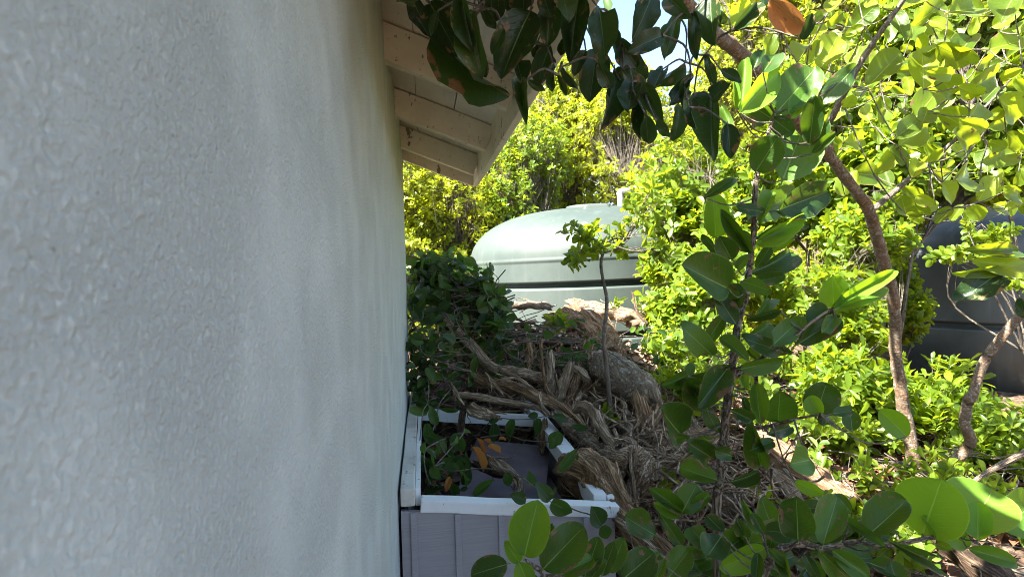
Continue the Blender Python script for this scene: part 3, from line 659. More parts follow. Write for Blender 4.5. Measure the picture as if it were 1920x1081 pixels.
# ------------------------------------------------------------------ dead wood
LOGS = [
 ('dead_limb', 'pale_wood', [(838,590,3.05),(880,640,2.93),(920,685,2.82),(960,700,2.76),(1005,708,2.7),(1030,714,2.68)], [.034,.036,.034,.036,.033,.03], 'grey barky limb sloping down out of the vine leaves by the wall', dict(gnarl=.14)),
 ('split_branch', 'brown_wood', [(890,708,2.7),(950,720,2.65),(1000,745,2.55),(1040,760,2.5),(1085,790,2.4),(1112,810,2.34)], [.02,.03,.036,.034,.028,.012], 'long split brown branch with frayed strands running across the middle of the pile', dict(ridge=.28, ragged=.08)),
 ('wood_splinter', 'brown_wood', [(878,699,2.66),(920,721,2.62),(962,746,2.57)], [.006,.009,.005], 'thin brown splinter peeling off above the split branch', dict(ragged=.05)),
 ('wood_splinter', 'pale_wood', [(938,692,2.64),(975,712,2.58),(1003,730,2.55)], [.010,.012,.006], 'pale grey splinter lying under the barky grey limb', dict(ragged=.06)),
 ('wood_splinter', 'pale_wood', [(912,700,2.62),(930,722,2.58),(944,740,2.56)], [.007,.008,.006], 'short pale splinter crossing the frayed end of the split branch', dict(ragged=.04)),
 ('wood_splinter', 'pale_wood', [(934,716,2.55),(950,710,2.55),(966,708,2.55)], [.006,.008,.005], 'small flat splinter lying level beneath the grey limb', dict(ragged=.04)),
 ('dead_stick', 'pale_wood', [(856,738,2.52),(900,745,2.48),(950,757,2.44),(1005,770,2.4),(1022,776,2.39)], [.017,.019,.016,.013,.011], 'straight grey lichened stick resting just above the white cross rail', dict(gnarl=.1)),
 ('dead_stick', 'pale_wood', [(842,714,2.5),(855,735,2.47),(869,757,2.44)], [.005,.007,.007], 'short pale peeled stick pointing up left of the straight grey stick', dict(gnarl=.05)),
 ('dead_stick', 'pale_wood', [(1014,733,2.37),(1016,762,2.36),(1026,782,2.35)], [.009,.011,.013], 'stubby upright stick at the end of the straight grey stick', dict(gnarl=.15)),
 ('wood_chunk', 'pale_wood', [(878,764,2.5),(905,779,2.46),(938,788,2.42)], [.034,.030,.008], 'pale barky chunk lying on the white cross rail', dict(gnarl=.3, ridge=.2, ragged=.05)),
 ('wood_chunk', 'brown_wood', [(905,772,2.52),(925,770,2.5),(950,778,2.48)], [.012,.018,.006], 'flat grey-brown flake behind the chunk on the cross rail', dict(flat=.45)),
 ('dead_stick', 'dark_wood', [(870,756,2.5),(868,795,2.47),(866,832,2.46)], [.022,.02,.012], 'dark rotten stick hanging down over the white cross rail', dict(gnarl=.2)),
 ('wood_strip', 'brown_wood', [(1013,640,2.72),(1022,695,2.66),(1030,735,2.62),(1046,752,2.6)], [.012,.017,.012,.006], 'long brown peeled strip standing upright and hooked at its foot', dict(ridge=.3, flat=.6, ragged=.06)),
 ('dead_limb', 'pale_wood', [(1034,664,2.83),(1034,712,2.76),(1028,746,2.7)], [.028,.034,.034], 'pale upright limb behind the hooked brown strip', dict(gnarl=.16)),
 ('dead_limb', 'pale_wood', [(1068,684,2.78),(1055,722,2.7),(1044,752,2.66)], [.032,.037,.03], 'thick pale grey stub with a knot, leaning in the middle of the pile', dict(gnarl=.14)),
 ('dead_limb', 'brown_wood', [(1104,640,2.92),(1086,690,2.82),(1072,730,2.72),(1062,768,2.62)], [.033,.036,.036,.02], 'brown torn limb leaning beside the thick pale stub', dict(ridge=.22, ragged=.06)),
 ('dead_limb', 'pale_wood', [(1092,736,2.58),(1080,755,2.54),(1068,782,2.48)], [.014,.018,.016], 'short pale limb at the foot of the brown torn limb', dict(gnarl=.16)),
 ('wood_chunk', 'pale_wood', [(1082,692,2.7),(1094,702,2.68),(1103,712,2.66)], [.022,.026,.018], 'small jagged chunk perched on the brown torn limb', dict(gnarl=.3, ragged=.06)),
 ('dead_limb', 'brown_wood', [(1132,690,2.85),(1104,718,2.78),(1088,748,2.7)], [.034,.032,.012], 'dark brown limb slanting under the thin standing sapling', dict(ridge=.25)),
 ('thick_log', 'lichen_wood', [(1122,686,2.78),(1160,702,2.66),(1195,728,2.52),(1216,756,2.42)], [.068,.085,.085,.066], 'thickest log of the pile with lichened grey bark, bending downward', dict(gnarl=.07, ridge=.05, sides=26)),
 ('broken_log', 'brown_wood', [(1200,748,2.44),(1213,785,2.37),(1224,815,2.31),(1234,842,2.26)], [.052,.05,.044,.03], 'split brown heartwood hanging from the end of the thickest log', dict(ridge=.28, ragged=.1)),
 ('dead_limb', 'bark', [(1163,742,2.54),(1178,780,2.42),(1190,825,2.3)], [.018,.017,.012], 'slim barky limb standing under the thickest log', dict(gnarl=.14)),
 ('dead_limb', 'bark', [(1192,776,2.48),(1203,800,2.42),(1210,835,2.36)], [.012,.012,.008], 'slim dark limb between the barky limb and the split heartwood', dict(gnarl=.14)),
 ('arched_root', 'pale_wood', [(1078,768,2.36),(1095,757,2.31),(1113,772,2.25),(1121,800,2.18),(1140,830,2.1),(1170,858,2.03)], [.016,.026,.030,.028,.028,.034], 'arched frayed root bending over in the middle of the pile', dict(ridge=.25, gnarl=.18, ragged=.06)),
 ('root_burl', 'pale_wood', [(1140,850,2.08),(1180,862,2.0),(1206,880,1.95),(1196,912,1.9)], [.045,.07,.066,.04], 'knobbly grey root burl to the side of the torn stump', dict(gnarl=.42, ridge=.15, sides=26)),
 ('root_burl', 'pale_wood', [(1160,838,2.06),(1185,830,2.02),(1200,848,1.98)], [.03,.036,.03], 'small knobbly lump on top of the grey root burl', dict(gnarl=.5, sides=22)),
 ('dead_limb', 'bark', [(1197,885,1.94),(1190,930,1.86),(1189,960,1.82),(1184,1010,1.76)], [.032,.032,.032,.03], 'barky limb running down under the root burl', dict(gnarl=.16)),
 ('dead_limb', 'bark', [(1168,870,1.95),(1160,900,1.9),(1163,940,1.85)], [.016,.016,.014], 'thin barky limb hidden behind the torn stump', dict(gnarl=.16)),
 ('torn_stump', 'brown_wood', [(1066,880,1.98),(1090,878,1.93),(1122,898,1.84),(1146,940,1.74),(1176,985,1.64),(1222,1030,1.54),(1275,1078,1.45),(1300,1100,1.42)], [.045,.072,.070,.050,.040,.036,.032,.028], 'large torn light-brown stump with a ragged rotten end leaning over the box corner', dict(ridge=.22, gnarl=.12, ragged=.07, sides=28)),
 ('bark_strip', 'pale_wood', [(1164,972,1.6),(1190,988,1.55),(1216,1015,1.5),(1262,1060,1.44),(1290,1088,1.42)], [.018,.019,.013,.012,.01], 'pale grey bark strip running along the trunk of the torn stump', dict(flat=.4, gnarl=.05)),
 ('wood_chunk', 'dark_wood', [(1062,895,1.98),(1066,925,1.93),(1075,955,1.9)], [.035,.04,.03], 'dark rotten chunk beneath the ragged end of the torn stump', dict(ridge=.25)),
 ('dead_limb', 'brown_wood', [(1202,852,2.2),(1240,838,2.25),(1290,820,2.3),(1345,802,2.35)], [.026,.034,.032,.028], 'smooth tan limb sticking out toward the leafy sapling', dict(ridge=.14)),
 ('dead_limb', 'bark', [(1046,780,2.44),(1076,802,2.33),(1102,822,2.22),(1128,842,2.12)], [.034,.044,.040,.03], 'dull grey-brown limb just behind the white side rail', dict(gnarl=.2)),
 ('wood_chunk', 'brown_wood', [(1020,792,2.45),(1015,826,2.4),(1012,856,2.36)], [.020,.018,.008], 'broken brown end hanging over the rear corner of the open box', dict(ridge=.3, ragged=.08)),
 ('driftwood_piece', 'pale_wood', [(920,858,2.12),(945,876,2.06),(972,898,2.0),(966,928,1.95)], [.018,.024,.02,.006], 'whitish gnarled piece of wood lying inside the open box', dict(gnarl=.35, ragged=.05)),
 ('dead_stick', 'dark_wood', [(890,868,2.16),(925,884,2.12),(955,892,2.1)], [.018,.022,.014], 'dark brown stick inside the box beside the whitish piece', dict(gnarl=.2)),
 ('sunlit_log', 'brown_wood', [(1030,600,3.55),(1075,600,3.5),(1120,622,3.4),(1150,652,3.3),(1168,680,3.22)], [.05,.085,.09,.06,.03], 'reddish-brown barky log crowning the heap below the green tank', dict(ridge=.12, gnarl=.14, sides=24)),
 ('sunlit_log', 'pale_wood', [(1070,572,3.95),(1140,586,3.9),(1210,602,3.85)], [.05,.055,.045], 'sunlit pale log lying across the top of the heap before the green tank', dict(gnarl=.15)),
 ('sunlit_log', 'pale_wood', [(1185,604,3.85),(1225,588,3.95),(1262,566,4.05)], [.05,.05,.045], 'sunlit pale log rising beside the green tank toward the shrubs', dict(gnarl=.18)),
 ('dead_limb', 'pale_wood', [(940,575,3.6),(985,572,3.55),(1030,580,3.5)], [.03,.035,.03], 'bleached limb at the back of the heap near the vine leaves', dict(gnarl=.2)),
 ('dead_stick', 'dark_wood', [(1187,546,3.8),(1196,578,3.7),(1212,606,3.6)], [.007,.012,.013], 'short dark spike sticking up in front of the green tank', dict(gnarl=.15)),
 ('dead_limb', 'brown_wood', [(985,640,2.9),(990,670,2.85),(985,705,2.8)], [.026,.028,.026], 'stubby pale limb standing behind the grey barky limb', dict(gnarl=.2)),
 ('sunlit_log', 'brown_wood', [(1420,820,2.35),(1490,872,2.2),(1545,912,2.1),(1600,945,2.0)], [.05,.055,.05,.045], 'tan log lying in leaf litter behind the leafy sapling', dict(ridge=.16)),
 ('sunlit_log', 'pale_wood', [(1440,885,2.1),(1470,905,2.05),(1500,935,2.0)], [.03,.045,.03], 'bright broken slab under the pale leaves right of the sapling stem', dict(flat=.5)),
 ('thick_log', 'dark_wood', [(1770,1020,1.75),(1830,1060,1.65),(1880,1095,1.6)], [.04,.048,.045], 'dark log in the lower right corner', dict(ridge=.15)),
 ('dead_limb', 'pale_wood', [(1850,1045,1.7),(1900,1070,1.64),(1960,1090,1.6)], [.03,.035,.035], 'bleached limb in the lower right corner beyond the dark log', dict(ridge=.15)),
 ('dead_stick', 'pale_wood', [(1798,908,1.95),(1860,880,1.92),(1945,846,1.9)], [.009,.012,.014], 'bleached straight stick slanting at the right edge by the curved stem', dict(ridge=.15, ragged=.08)),
]
for i, (nm, mt, pts, rad, lab, kw) in enumerate(LOGS):
    a = dict(gnarl=.12, ridge=.14, ragged=.04, sides=24, step=.009, strands=5 if 'stick' not in nm and 'splinter' not in nm else 2); a.update(kw)
    if mt == 'brown_wood': a['strands'] = 14
    th = 1.0 if nm in ('thick_log', 'torn_stump', 'root_burl', 'sunlit_log') else .74
    v, f, lp = log_geo([P(*p) for p in pts], np.array(rad) * th, seed=200 + i, **a)
    solo(nm, v, f, M[mt], lab, 'dead wood', 'dead wood piled beside the house', attrs={'lp': lp})

# uncountable twigs and leaf litter over heap and ground
N = 1500
px_ = rng.uniform(0.0, 3.6, N); py_ = rng.uniform(1.2, 5.2, N)
keep = ~((px_ < BX1 + 0.03) & (py_ < 2.75)); px_, py_ = px_[keep], py_[keep]; N = len(px_)
ang = rng.uniform(0, 6.28, N); ln = rng.uniform(0.08, 0.38, N); el = rng.normal(0.1, 0.35, N)
s = np.linspace(-0.5, 0.5, 5)
d = np.stack([np.cos(ang) * np.cos(el), np.sin(ang) * np.cos(el), np.sin(el)], -1)
paths = np.stack([px_, py_, gz(px_, py_) + rng.uniform(0.0, 0.16, N)], -1)[:, None, :] + d[:, None, :] * (s[None, :, None] * ln[:, None, None]) + rng.normal(0, 0.008, (N, 5, 3))
rad = rng.uniform(0.0012, 0.005, N)[:, None] * np.linspace(1, 0.5, 5)[None]
v, q, lp = tube_batch(paths, rad, 4)
solo('twig_litter', v, [q], M['twig_bark'], 'tangle of thin dry twigs over the heap and the ground', 'twigs', None, 'stuff', attrs={'lp': lp})

N = 1300
bx_ = rng.normal(0.82, .25, N); by_ = rng.uniform(1.75, 3.25, N)
keep = ((bx_ > BX1 + .06) | (by_ > 2.76)) & (bx_ > .0); bx_, by_ = bx_[keep], by_[keep]; N = len(bx_)
top_ = CZ - .64 + .06 * (by_ - 2) - np.abs(bx_ - .8) * .25
bz_ = gz(bx_, by_) + (np.maximum(top_ - gz(bx_, by_), .02)) * rng.uniform(0, 1, N) ** .6
ang = rng.uniform(0, 6.28, N); el = rng.normal(-.1, .5, N); ln = rng.uniform(.12, .42, N)
d = np.stack([np.cos(ang) * np.cos(el), np.sin(ang) * np.cos(el), np.sin(el)], -1); s = np.linspace(-.5, .5, 7)
paths = np.stack([bx_, by_, bz_], -1)[:, None, :] + d[:, None, :] * (s[None, :, None] * ln[:, None, None]) + rng.normal(0, .006, (N, 7, 3))
rad = (.0015 + .008 * rng.uniform(0, 1, N) ** 2)[:, None] * np.linspace(1, .5, 7)[None]
ok_ = ~((paths[:, :, 0] < BX1 + .03) & (paths[:, :, 1] < 2.74)).any(1)
v, q, lp = tube_batch(paths[ok_], rad[ok_], 6)
solo('brushwood', v, [q], M['pale_wood'], 'tangle of thin dry sticks filling the gaps of the pile', 'sticks', None, 'stuff', attrs={'lp': lp})

def leaf_inst(tv, tf, pos, Yd, Zd, L, ratio):
    """join instanced leaves: returns verts, tris"""
    Y_ = Yd / (np.linalg.norm(Yd, axis=1, keepdims=True) + 1e-9); Z_ = Zd - Y_ * (Zd * Y_).sum(1, keepdims=True); Z_ /= np.linalg.norm(Z_, axis=1, keepdims=True) + 1e-9
    X_ = np.cross(Y_, Z_)
    v = pos[:, None, :] + (X_[:, None, :] * (tv[None, :, 0:1] * ratio[:, None, None]) + Y_[:, None, :] * tv[None, :, 1:2] + Z_[:, None, :] * tv[None, :, 2:3]) * L[:, None, None]
    f = (tf[None] + (np.arange(len(pos)) * len(tv))[:, None, None]).reshape(-1, tf.shape[1])
    return v.reshape(-1, 3), f
SMALL = np.array([(0, 0, 0), (-.36, .34, .05), (0, .36, -.01), (.36, .34, .05), (-.46, .78, .03), (0, .76, -.04), (.46, .78, .03), (0, 1, -.08)])
SMALLF = np.array([(0, 2, 1), (0, 3, 2), (1, 2, 5), (1, 5, 4), (2, 3, 6), (2, 6, 5), (4, 5, 7), (5, 6, 7)])
N = 16000
lx = rng.uniform(-0.05, 4.2, N); ly = rng.uniform(0.6, 6.0, N)
keep = ~((lx < BX1 + 0.02) & (ly > BY0 - .02) & (ly < 2.75)); lx, ly = lx[keep], ly[keep]; N = len(lx)
lz = gz(lx, ly) + rng.uniform(0.005, 0.05, N)
nb_ = 220; lx = np.concatenate([lx, rng.uniform(BX0 + .08, .30, nb_)]); ly = np.concatenate([ly, rng.uniform(1.70, 2.62, nb_)]); lz = np.concatenate([lz, CZ - .875 + rng.uniform(0, .05, nb_)]); N = len(lx)
an = rng.uniform(0, 6.28, N)
v, f = leaf_inst(SMALL * np.array([1, 1, 3.0]), SMALLF, np.stack([lx, ly, lz], -1), np.stack([np.cos(an), np.sin(an), rng.normal(0, .35, N)], -1),
                 np.stack([rng.normal(0, .5, N), rng.normal(0, .5, N), np.ones(N)], -1), rng.uniform(0.025, 0.075, N), rng.uniform(.5, .8, N))
solo('leaf_litter', v, [f], M['litter'], 'dry brown fallen leaves covering the ground between the shrubs', 'leaf litter', None, 'stuff', attrs={'tint': np.repeat(rng.uniform(0, 1, N), len(SMALL))})

N = 1500  # pale flakes added so that the crest of the heap looks sunlit
lx = rng.normal(1.15, .30, N); ly = rng.normal(3.55, .3, N); an = rng.uniform(0, 6.28, N)
v, f = leaf_inst(SMALL * np.array([1, 1, 2.0]), SMALLF, np.stack([lx, ly, gz(lx, ly) + rng.uniform(.01, .06, N)], -1), np.stack([np.cos(an), np.sin(an), rng.normal(0, .3, N)], -1),
                 np.stack([rng.normal(0, .4, N), rng.normal(0, .4, N), np.ones(N)], -1), rng.uniform(.03, .12, N), rng.uniform(.3, .6, N))
k = NT('sunlit_patch_flake'); rnd = k.attr('tint', False); M['flake'] = k.set(k.mix(rnd, (0.22, 0.13, 0.08), (0.46, 0.36, 0.26)), 0.85, None, 0.15)
solo('sunlit_patch_flakes', v, [f], M['flake'], 'pale tan flakes added on the crest of the heap to paint its sunlit patch', 'added flakes', None, 'stuff', attrs={'tint': np.repeat(rng.uniform(0, 1, N), len(SMALL))})

# ------------------------------------------------------------------ shrubs and trees
def crown_plant(name, label, base, blobs, leaf_len, n_tips, per_tip, mat, seed, trunk_r=0.03, n_limbs=6, singles=0, ratio=(.5, .7), group='shrubs behind the house', cat='shrub', kind='shrub', up=0.6, gap=0.35, bark='twig_bark', trunk_pts=None):
    """trunk, limbs with twigs, rosettes of leaves at every twig tip. blobs: (centre, radii, weight)"""
    q = np.random.default_rng(seed)
    base = np.array(base, float)
    root = empty(name, base, label, cat, group)
    wts = np.array([b[2] for b in blobs], float); wts /= wts.sum()
    which = q.choice(len(blobs), n_tips * 2, p=wts)
    C = np.array([b[0] for b in blobs])[which]; RR = np.array([b[1] for b in blobs])[which]
    dirs = q.normal(size=(len(which), 3)); dirs /= np.linalg.norm(dirs, axis=1, keepdims=True)
    rad = q.uniform(0, 1, len(which)) ** 0.42
    tips = C + dirs * RR * rad[:, None]
    ph = q.uniform(0, 6.28, 6); sc = 6.0 / np.mean(RR)
    fld = np.sin(tips[:, 0] * sc * .55 + ph[0]) * np.sin(tips[:, 1] * sc * .55 + ph[1]) + np.sin(tips[:, 2] * sc * .6 + ph[2] + tips[:, 0] * sc * .3)
    ok = fld > -1.2 + gap
    ok &= tips[:, 2] > gz(tips[:, 0], tips[:, 1]) + 0.08
    ok &= ~((tips[:, 0] < XE + 0.1) & (tips[:, 1] < WEND + 0.25))
    tips = tips[ok][:n_tips]; C = C[ok][:n_tips]; dirs = dirs[ok][:n_tips]; RR = RR[ok][:n_tips]
    n = len(tips)
    # limbs
    if trunk_pts is None:
        cm = np.average([b[0] for b in blobs], axis=0, weights=wts)
        top = base + (cm - base) * (0.45 if name != 'round_leaf_shrub' else 0.72)
        trunk_pts = [base - np.array([0, 0, .1]), base + (top - base) * .5 + q.normal(0, .04, 3) * np.linalg.norm(top - base), top]
        tr = [trunk_r, trunk_r * .85, trunk_r * .7]
    else:
        tr = np.linspace(trunk_r, trunk_r * .55, len(trunk_pts))
    part('trunk', limb_mesh('trunk', trunk_pts, tr, bark, seed), root)
    top = np.array(trunk_pts[-1])
    K = min(n_limbs, n); seeds_ = tips[q.choice(n, K, replace=False)]
    own = np.argmin(((tips[:, None, :] - seeds_[None]) ** 2).sum(-1), 1)
    for kx in range(K):
        mem = np.where(own == kx)[0]
        if len(mem) == 0: continue
        cen = tips[mem].mean(0); st = top if q.uniform() < .6 else np.array(trunk_pts[-2]) * .4 + top * .6
        mid = st * .45 + cen * .55 + q.normal(0, .10, 3) * np.linalg.norm(cen - st) - np.array([0, 0, .06]) * np.linalg.norm(cen - st)
        lp_ = smooth_path([st, mid, cen + (cen - mid) * .15], 10)
        lr = np.linspace(trunk_r * .55, trunk_r * .16, 10)
        v1, f1, a1 = tube_batch(lp_[None], lr[None], 6)
        j = q.integers(3, 10, len(mem)); s0 = lp_[j]; e0 = tips[mem]
        m1 = s0 * .5 + e0 * .5 + q.normal(0, .09, (len(mem), 3)) * np.linalg.norm(e0 - s0, axis=1, keepdims=True)
        tt = np.linspace(0, 1, 6)[None, :, None]
        pth = (1 - tt) ** 2 * s0[:, None] + 2 * tt * (1 - tt) * m1[:, None] + tt ** 2 * e0[:, None]
        r0 = np.maximum(.0020, trunk_r * .075) * q.uniform(.7, 1.2, len(mem))
        v2_, f2_, a2 = tube_batch(pth, r0[:, None] * np.linspace(1, .45, 6)[None], 4)
        part('branch', mesh_np('branch', np.vstack([v1, v2_]), [np.vstack([f1, f2_ + len(v1)])], M[bark], True, {'lp': np.vstack([a1, a2])}), root)
    # leaves
    D_ = dirs + np.array([0, 0, up]) + q.normal(0, .35, (n, 3)); D_ /= np.linalg.norm(D_, axis=1, keepdims=True)
    T = np.repeat(tips, per_tip, 0); DD = np.repeat(D_, per_tip, 0); nn = len(T)
    i_ = np.tile(np.arange(per_tip), n)
    az = i_ * 2.4 + np.repeat(q.uniform(0, 6.28, n), per_tip); e = np.radians(q.uniform(25, 95, nn))
    ref = np.where(np.abs(DD[:, 2:3]) > .9, np.array([1., 0, 0]), np.array([0, 0, 1.]))
    U = np.cross(DD, ref); U /= np.linalg.norm(U, axis=1, keepdims=True); V = np.cross(DD, U)
    RD = U * np.cos(az)[:, None] + V * np.sin(az)[:, None]
    Yd = DD * np.cos(e)[:, None] + RD * np.sin(e)[:, None]
    Zd = DD * np.sin(e)[:, None] - RD * np.cos(e)[:, None] + q.normal(0, .25, (nn, 3))
    pos = T - DD * (i_ / per_tip * leaf_len * 1.1)[:, None]
    L = leaf_len * q.uniform(.6, 1.15, nn); ra = q.uniform(*ratio, nn)
    tint = np.clip(np.repeat(q.uniform(0, 1, n), per_tip) * .6 + q.uniform(0, .4, nn), 0, 1)
    sel = np.zeros(nn, bool)
    if singles:
        X_, Y_, d_ = project(pos + Yd * L[:, None] * .5)
        inf = (X_ > -20) & (X_ < 1940) & (Y_ > -20) & (Y_ < 1100) & (d_ > .2)
        front = np.linalg.norm(pos - CAM, axis=1)
        score = np.where(inf, L / np.maximum(d_, .1), -1)
        o_ = np.argsort(-score)[:singles]; sel[o_[score[o_] > 0]] = True
        for i in np.where(sel)[0]:
            leaf_obj(kind, pos[i], Yd[i], Zd[i], L[i], ra[i], root)
    r_ = ~sel
    if r_.sum():
        v, f = leaf_inst(SMALL, SMALLF, pos[r_], Yd[r_], Zd[r_], L[r_], ra[r_])
        o = part('foliage', mesh_np('foliage', v, [f], M[mat], True, {'tint': np.repeat(tint[r_], len(SMALL))}), root)
        o['kind'] = 'stuff'
    return root

def G(px, D, dz=0):
    p = P(px, 505, D); return np.array([p[0], p[1], float(gz(p[0], p[1]))])
B = lambda px, py, D, rx, ry, rz, w_=1.0: (P(px, py, D), np.array([rx, ry, rz]), w_)

# far screen of shrubs behind the tanks
FAR = [
 ('leafy_shrub', 'yellow-green twiggy shrub farthest to the left, next to the wall edge behind the eave tip', 780, 9.5, [B(700,330,9.5,1.6,1.1,1.5), B(820,420,9.0,1.1,.9,1.1)], 3000, .062),
 ('leafy_shrub', 'bright shrub with pinkish bare twigs below the eave tip', 900, 10.2, [B(900,300,10.2,1.3,1.1,1.6), B(920,430,9.6,1.0,.8,.9)], 2800, .062),
 ('leafy_shrub', 'dense darker green shrub left of the green tank dome', 965, 9.2, [B(960,380,9.2,.75,.8,.9), B(1000,300,9.4,.7,.8,.8)], 1800, .058),
 ('leafy_shrub', 'tall pale shrub straight behind the green tank dome', 1060, 10.5, [B(1060,290,10.5,1.3,1.1,1.7), B(1080,190,10.8,.9,.9,1.0)], 3000, .065),
 ('leafy_shrub', 'open shrub with bare stems behind the white pipe', 1190, 9.6, [B(1190,290,9.6,1.2,1.0,1.5), B(1170,240,9.8,.8,.8,.75)], 2600, .068),
 ('leafy_shrub', 'tall shrub under the patch of blue sky, behind the drooping leaves', 1290, 10.8, [B(1300,290,10.8,1.2,1.2,1.4), B(1390,130,10.8,.75,1.0,1.2)], 3000, .070),
 ('leafy_shrub', 'high bushy tree in the far background above the leafy sapling', 1440, 9.4, [B(1440,180,9.4,1.4,1.2,2.0), B(1460,20,9.4,1.5,1.2,1.4)], 3400, .075),
 ('leafy_shrub', 'high bushy tree in the far background above the black tank', 1650, 9.0, [B(1660,150,9.0,1.8,1.2,2.0), B(1640,-30,9.0,1.7,1.2,1.4)], 3400, .075),
 ('leafy_shrub', 'high bushy tree filling the upper right corner of the background', 1880, 8.6, [B(1880,150,8.6,1.7,1.2,2.2), B(1900,-40,8.6,1.7,1.2,1.4)], 3200, .075),
]
for i, (nm, lab, px, D, bl, nt_, ll) in enumerate(FAR):
    crown_plant(nm, lab, G(px, D), bl + [(np.array([G(px, D)[0], G(px, D)[1] - .3, .95]), np.array([1.3, .8, .75]), .55)], ll * 1.36, nt_, 7, 'far_leaf' if i != 2 else 'mass_leaf', 400 + i, .05, 9, 0, group='shrubs behind the water tanks', gap=.2)

# the far wood closing the view
qf = np.random.default_rng(91); n = 22000
fx = qf.uniform(-4.5, 15, n); fy = qf.uniform(12.0, 15.0, n); fh = 3.3 + 1.1 * np.sin(fx * .9) + .6 * np.sin(fx * 2.3 + 1) + np.clip(fx - 6, 0, 6) * .45
fp = np.stack([fx, fy, gz(fx, fy) + fh * qf.uniform(0, 1, n) ** .8], -1)
v, f = leaf_inst(SMALL, SMALLF, fp, qf.normal(size=(n, 3)) + np.array([0, -.2, .4]), qf.normal(size=(n, 3)) * .5 + np.array([-.2, -.5, .6]), qf.uniform(.10, .19, n), qf.uniform(.5, .75, n))
solo('far_wood', v, [f], M['far_leaf'], 'distant yellow-green thicket closing the view behind the shrubs', 'thicket', None, 'stuff', attrs={'tint': np.repeat(np.clip(.5 + .35 * np.sin(fx * 3) * np.sin(fp[:, 2] * 4) + qf.normal(0, .2, n), 0, 1), len(SMALL))})

MID = [
 ('round_leaf_shrub', 'sunny round-leaved shrub overhanging the pipe and the right side of the green tank', 1290, 4.6, [B(1290,330,4.7,.55,.5,.5), B(1330,440,4.4,.5,.5,.42), B(1240,400,4.6,.32,.3,.28,.7), B(1270,500,4.4,.3,.3,.2,.5)], 882, .075, 240),
 ('round_leaf_shrub', 'sunlit round-leaved bush behind the upper leafy sapling', 1500, 4.3, [B(1480,330,4.4,.6,.5,.55), B(1560,220,4.4,.6,.5,.6)], 903, .080, 240),
 ('round_leaf_shrub', 'dense sunlit bush above the black water tank', 1655, 4.0, [B(1740,200,4.1,.75,.5,.6), B(1840,300,3.9,.5,.4,.35), B(1650,330,4.0,.45,.4,.45)], 1638, .080, 240),
 ('round_leaf_shrub', 'sunlit bush in the upper right corner', 1990, 3.7, [B(1890,90,3.8,.6,.5,.55), B(1760,40,3.9,.6,.5,.4)], 1596, .085, 240),
 ('low_shrub', 'low shaded shrub beneath the sunny one beside the heap of dead wood', 1330, 3.7, [B(1300,570,3.7,.36,.35,.24), B(1370,500,3.8,.35,.35,.3), B(1270,650,3.5,.22,.25,.13,.6)], 819, .068, 260),
 ('low_shrub', 'dappled shrub between the sapling and the leaning trunk', 1560, 3.6, [B(1540,560,3.7,.45,.4,.32), B(1560,660,3.5,.45,.35,.25), B(1620,450,3.8,.35,.35,.3)], 693, .066, 240),
 ('fresh_green_shrub', 'fresh bright-green shrub growing around the foot of the leaning trunk', 1680, 3.0, [B(1590,720,3.0,.32,.3,.2), B(1770,740,3.0,.30,.3,.24), B(1680,800,2.9,.4,.3,.18), B(1560,800,2.8,.2,.2,.16,.5)], 546, .078, 240),
 ('fresh_green_shrub', 'bright-green shrub at the right edge below the black tank', 1880, 2.6, [B(1890,820,2.6,.26,.25,.22), B(1840,880,2.5,.2,.2,.15)], 231, .066, 240),
 ('low_shrub', 'low undergrowth in front of the tan log behind the sapling stem', 1480, 2.5, [B(1480,780,2.6,.22,.3,.12), B(1400,740,2.8,.2,.25,.14), B(1560,860,2.3,.2,.2,.08)], 70, .055, 200),
 ('low_shrub', 'straggly undergrowth between the thickest log and the sapling', 1290, 2.7, [B(1285,730,2.7,.14,.25,.14), B(1320,680,2.9,.24,.25,.16), B(1390,640,3.0,.2,.25,.16), B(1250,640,3.0,.14,.2,.1)], 130, .05, 200),
 ('round_leaf_shrub', 'sunlit bush filling the gap between the leaning trunk and the black tank', 1640, 4.6, [B(1620,420,4.6,.6,.4,.5), B(1700,330,4.6,.6,.4,.4)], 260, .075, 250),
 ('fresh_green_shrub', 'bright-green low plants in front of the curved stem', 1800, 2.2, [B(1800,900,2.2,.3,.25,.10), B(1640,900,2.3,.2,.2,.08), B(1880,960,2.0,.16,.2,.08)], 70, .06, 240),
 ('low_shrub', 'shaded undergrowth behind the big round leaves at the bottom', 1560, 1.9, [B(1500,960,1.9,.2,.2,.07), B(1620,980,1.9,.16,.2,.06), B(1720,1020,1.8,.16,.2,.06)], 50, .06, 200),
 ('low_shrub', 'leafy sprays hanging before the shoulder of the black tank', 1990, 3.2, [B(1850,430,3.2,.22,.2,.10), B(1780,470,3.3,.14,.2,.07), B(1910,520,3.1,.12,.2,.06,.5)], 40, .06, 200),
 ('low_shrub', 'dark shrub partly hiding the left side of the black tank', 1700, 4.2, [B(1675,570,4.2,.2,.3,.34)], 315, .066, 200),
]
for i, (nm, lab, px, D, bl, nt_, ll, sg) in enumerate(MID):
    crown_plant(nm, lab, G(px, D), bl, ll * 1.08, nt_, 8, 'mass_leaf', 500 + i, .016, 8, sg, ratio=(.42, .62) if 'fresh' not in nm else (.30, .45), group='shrubs in front of the water tanks', gap=.5, up=.8)

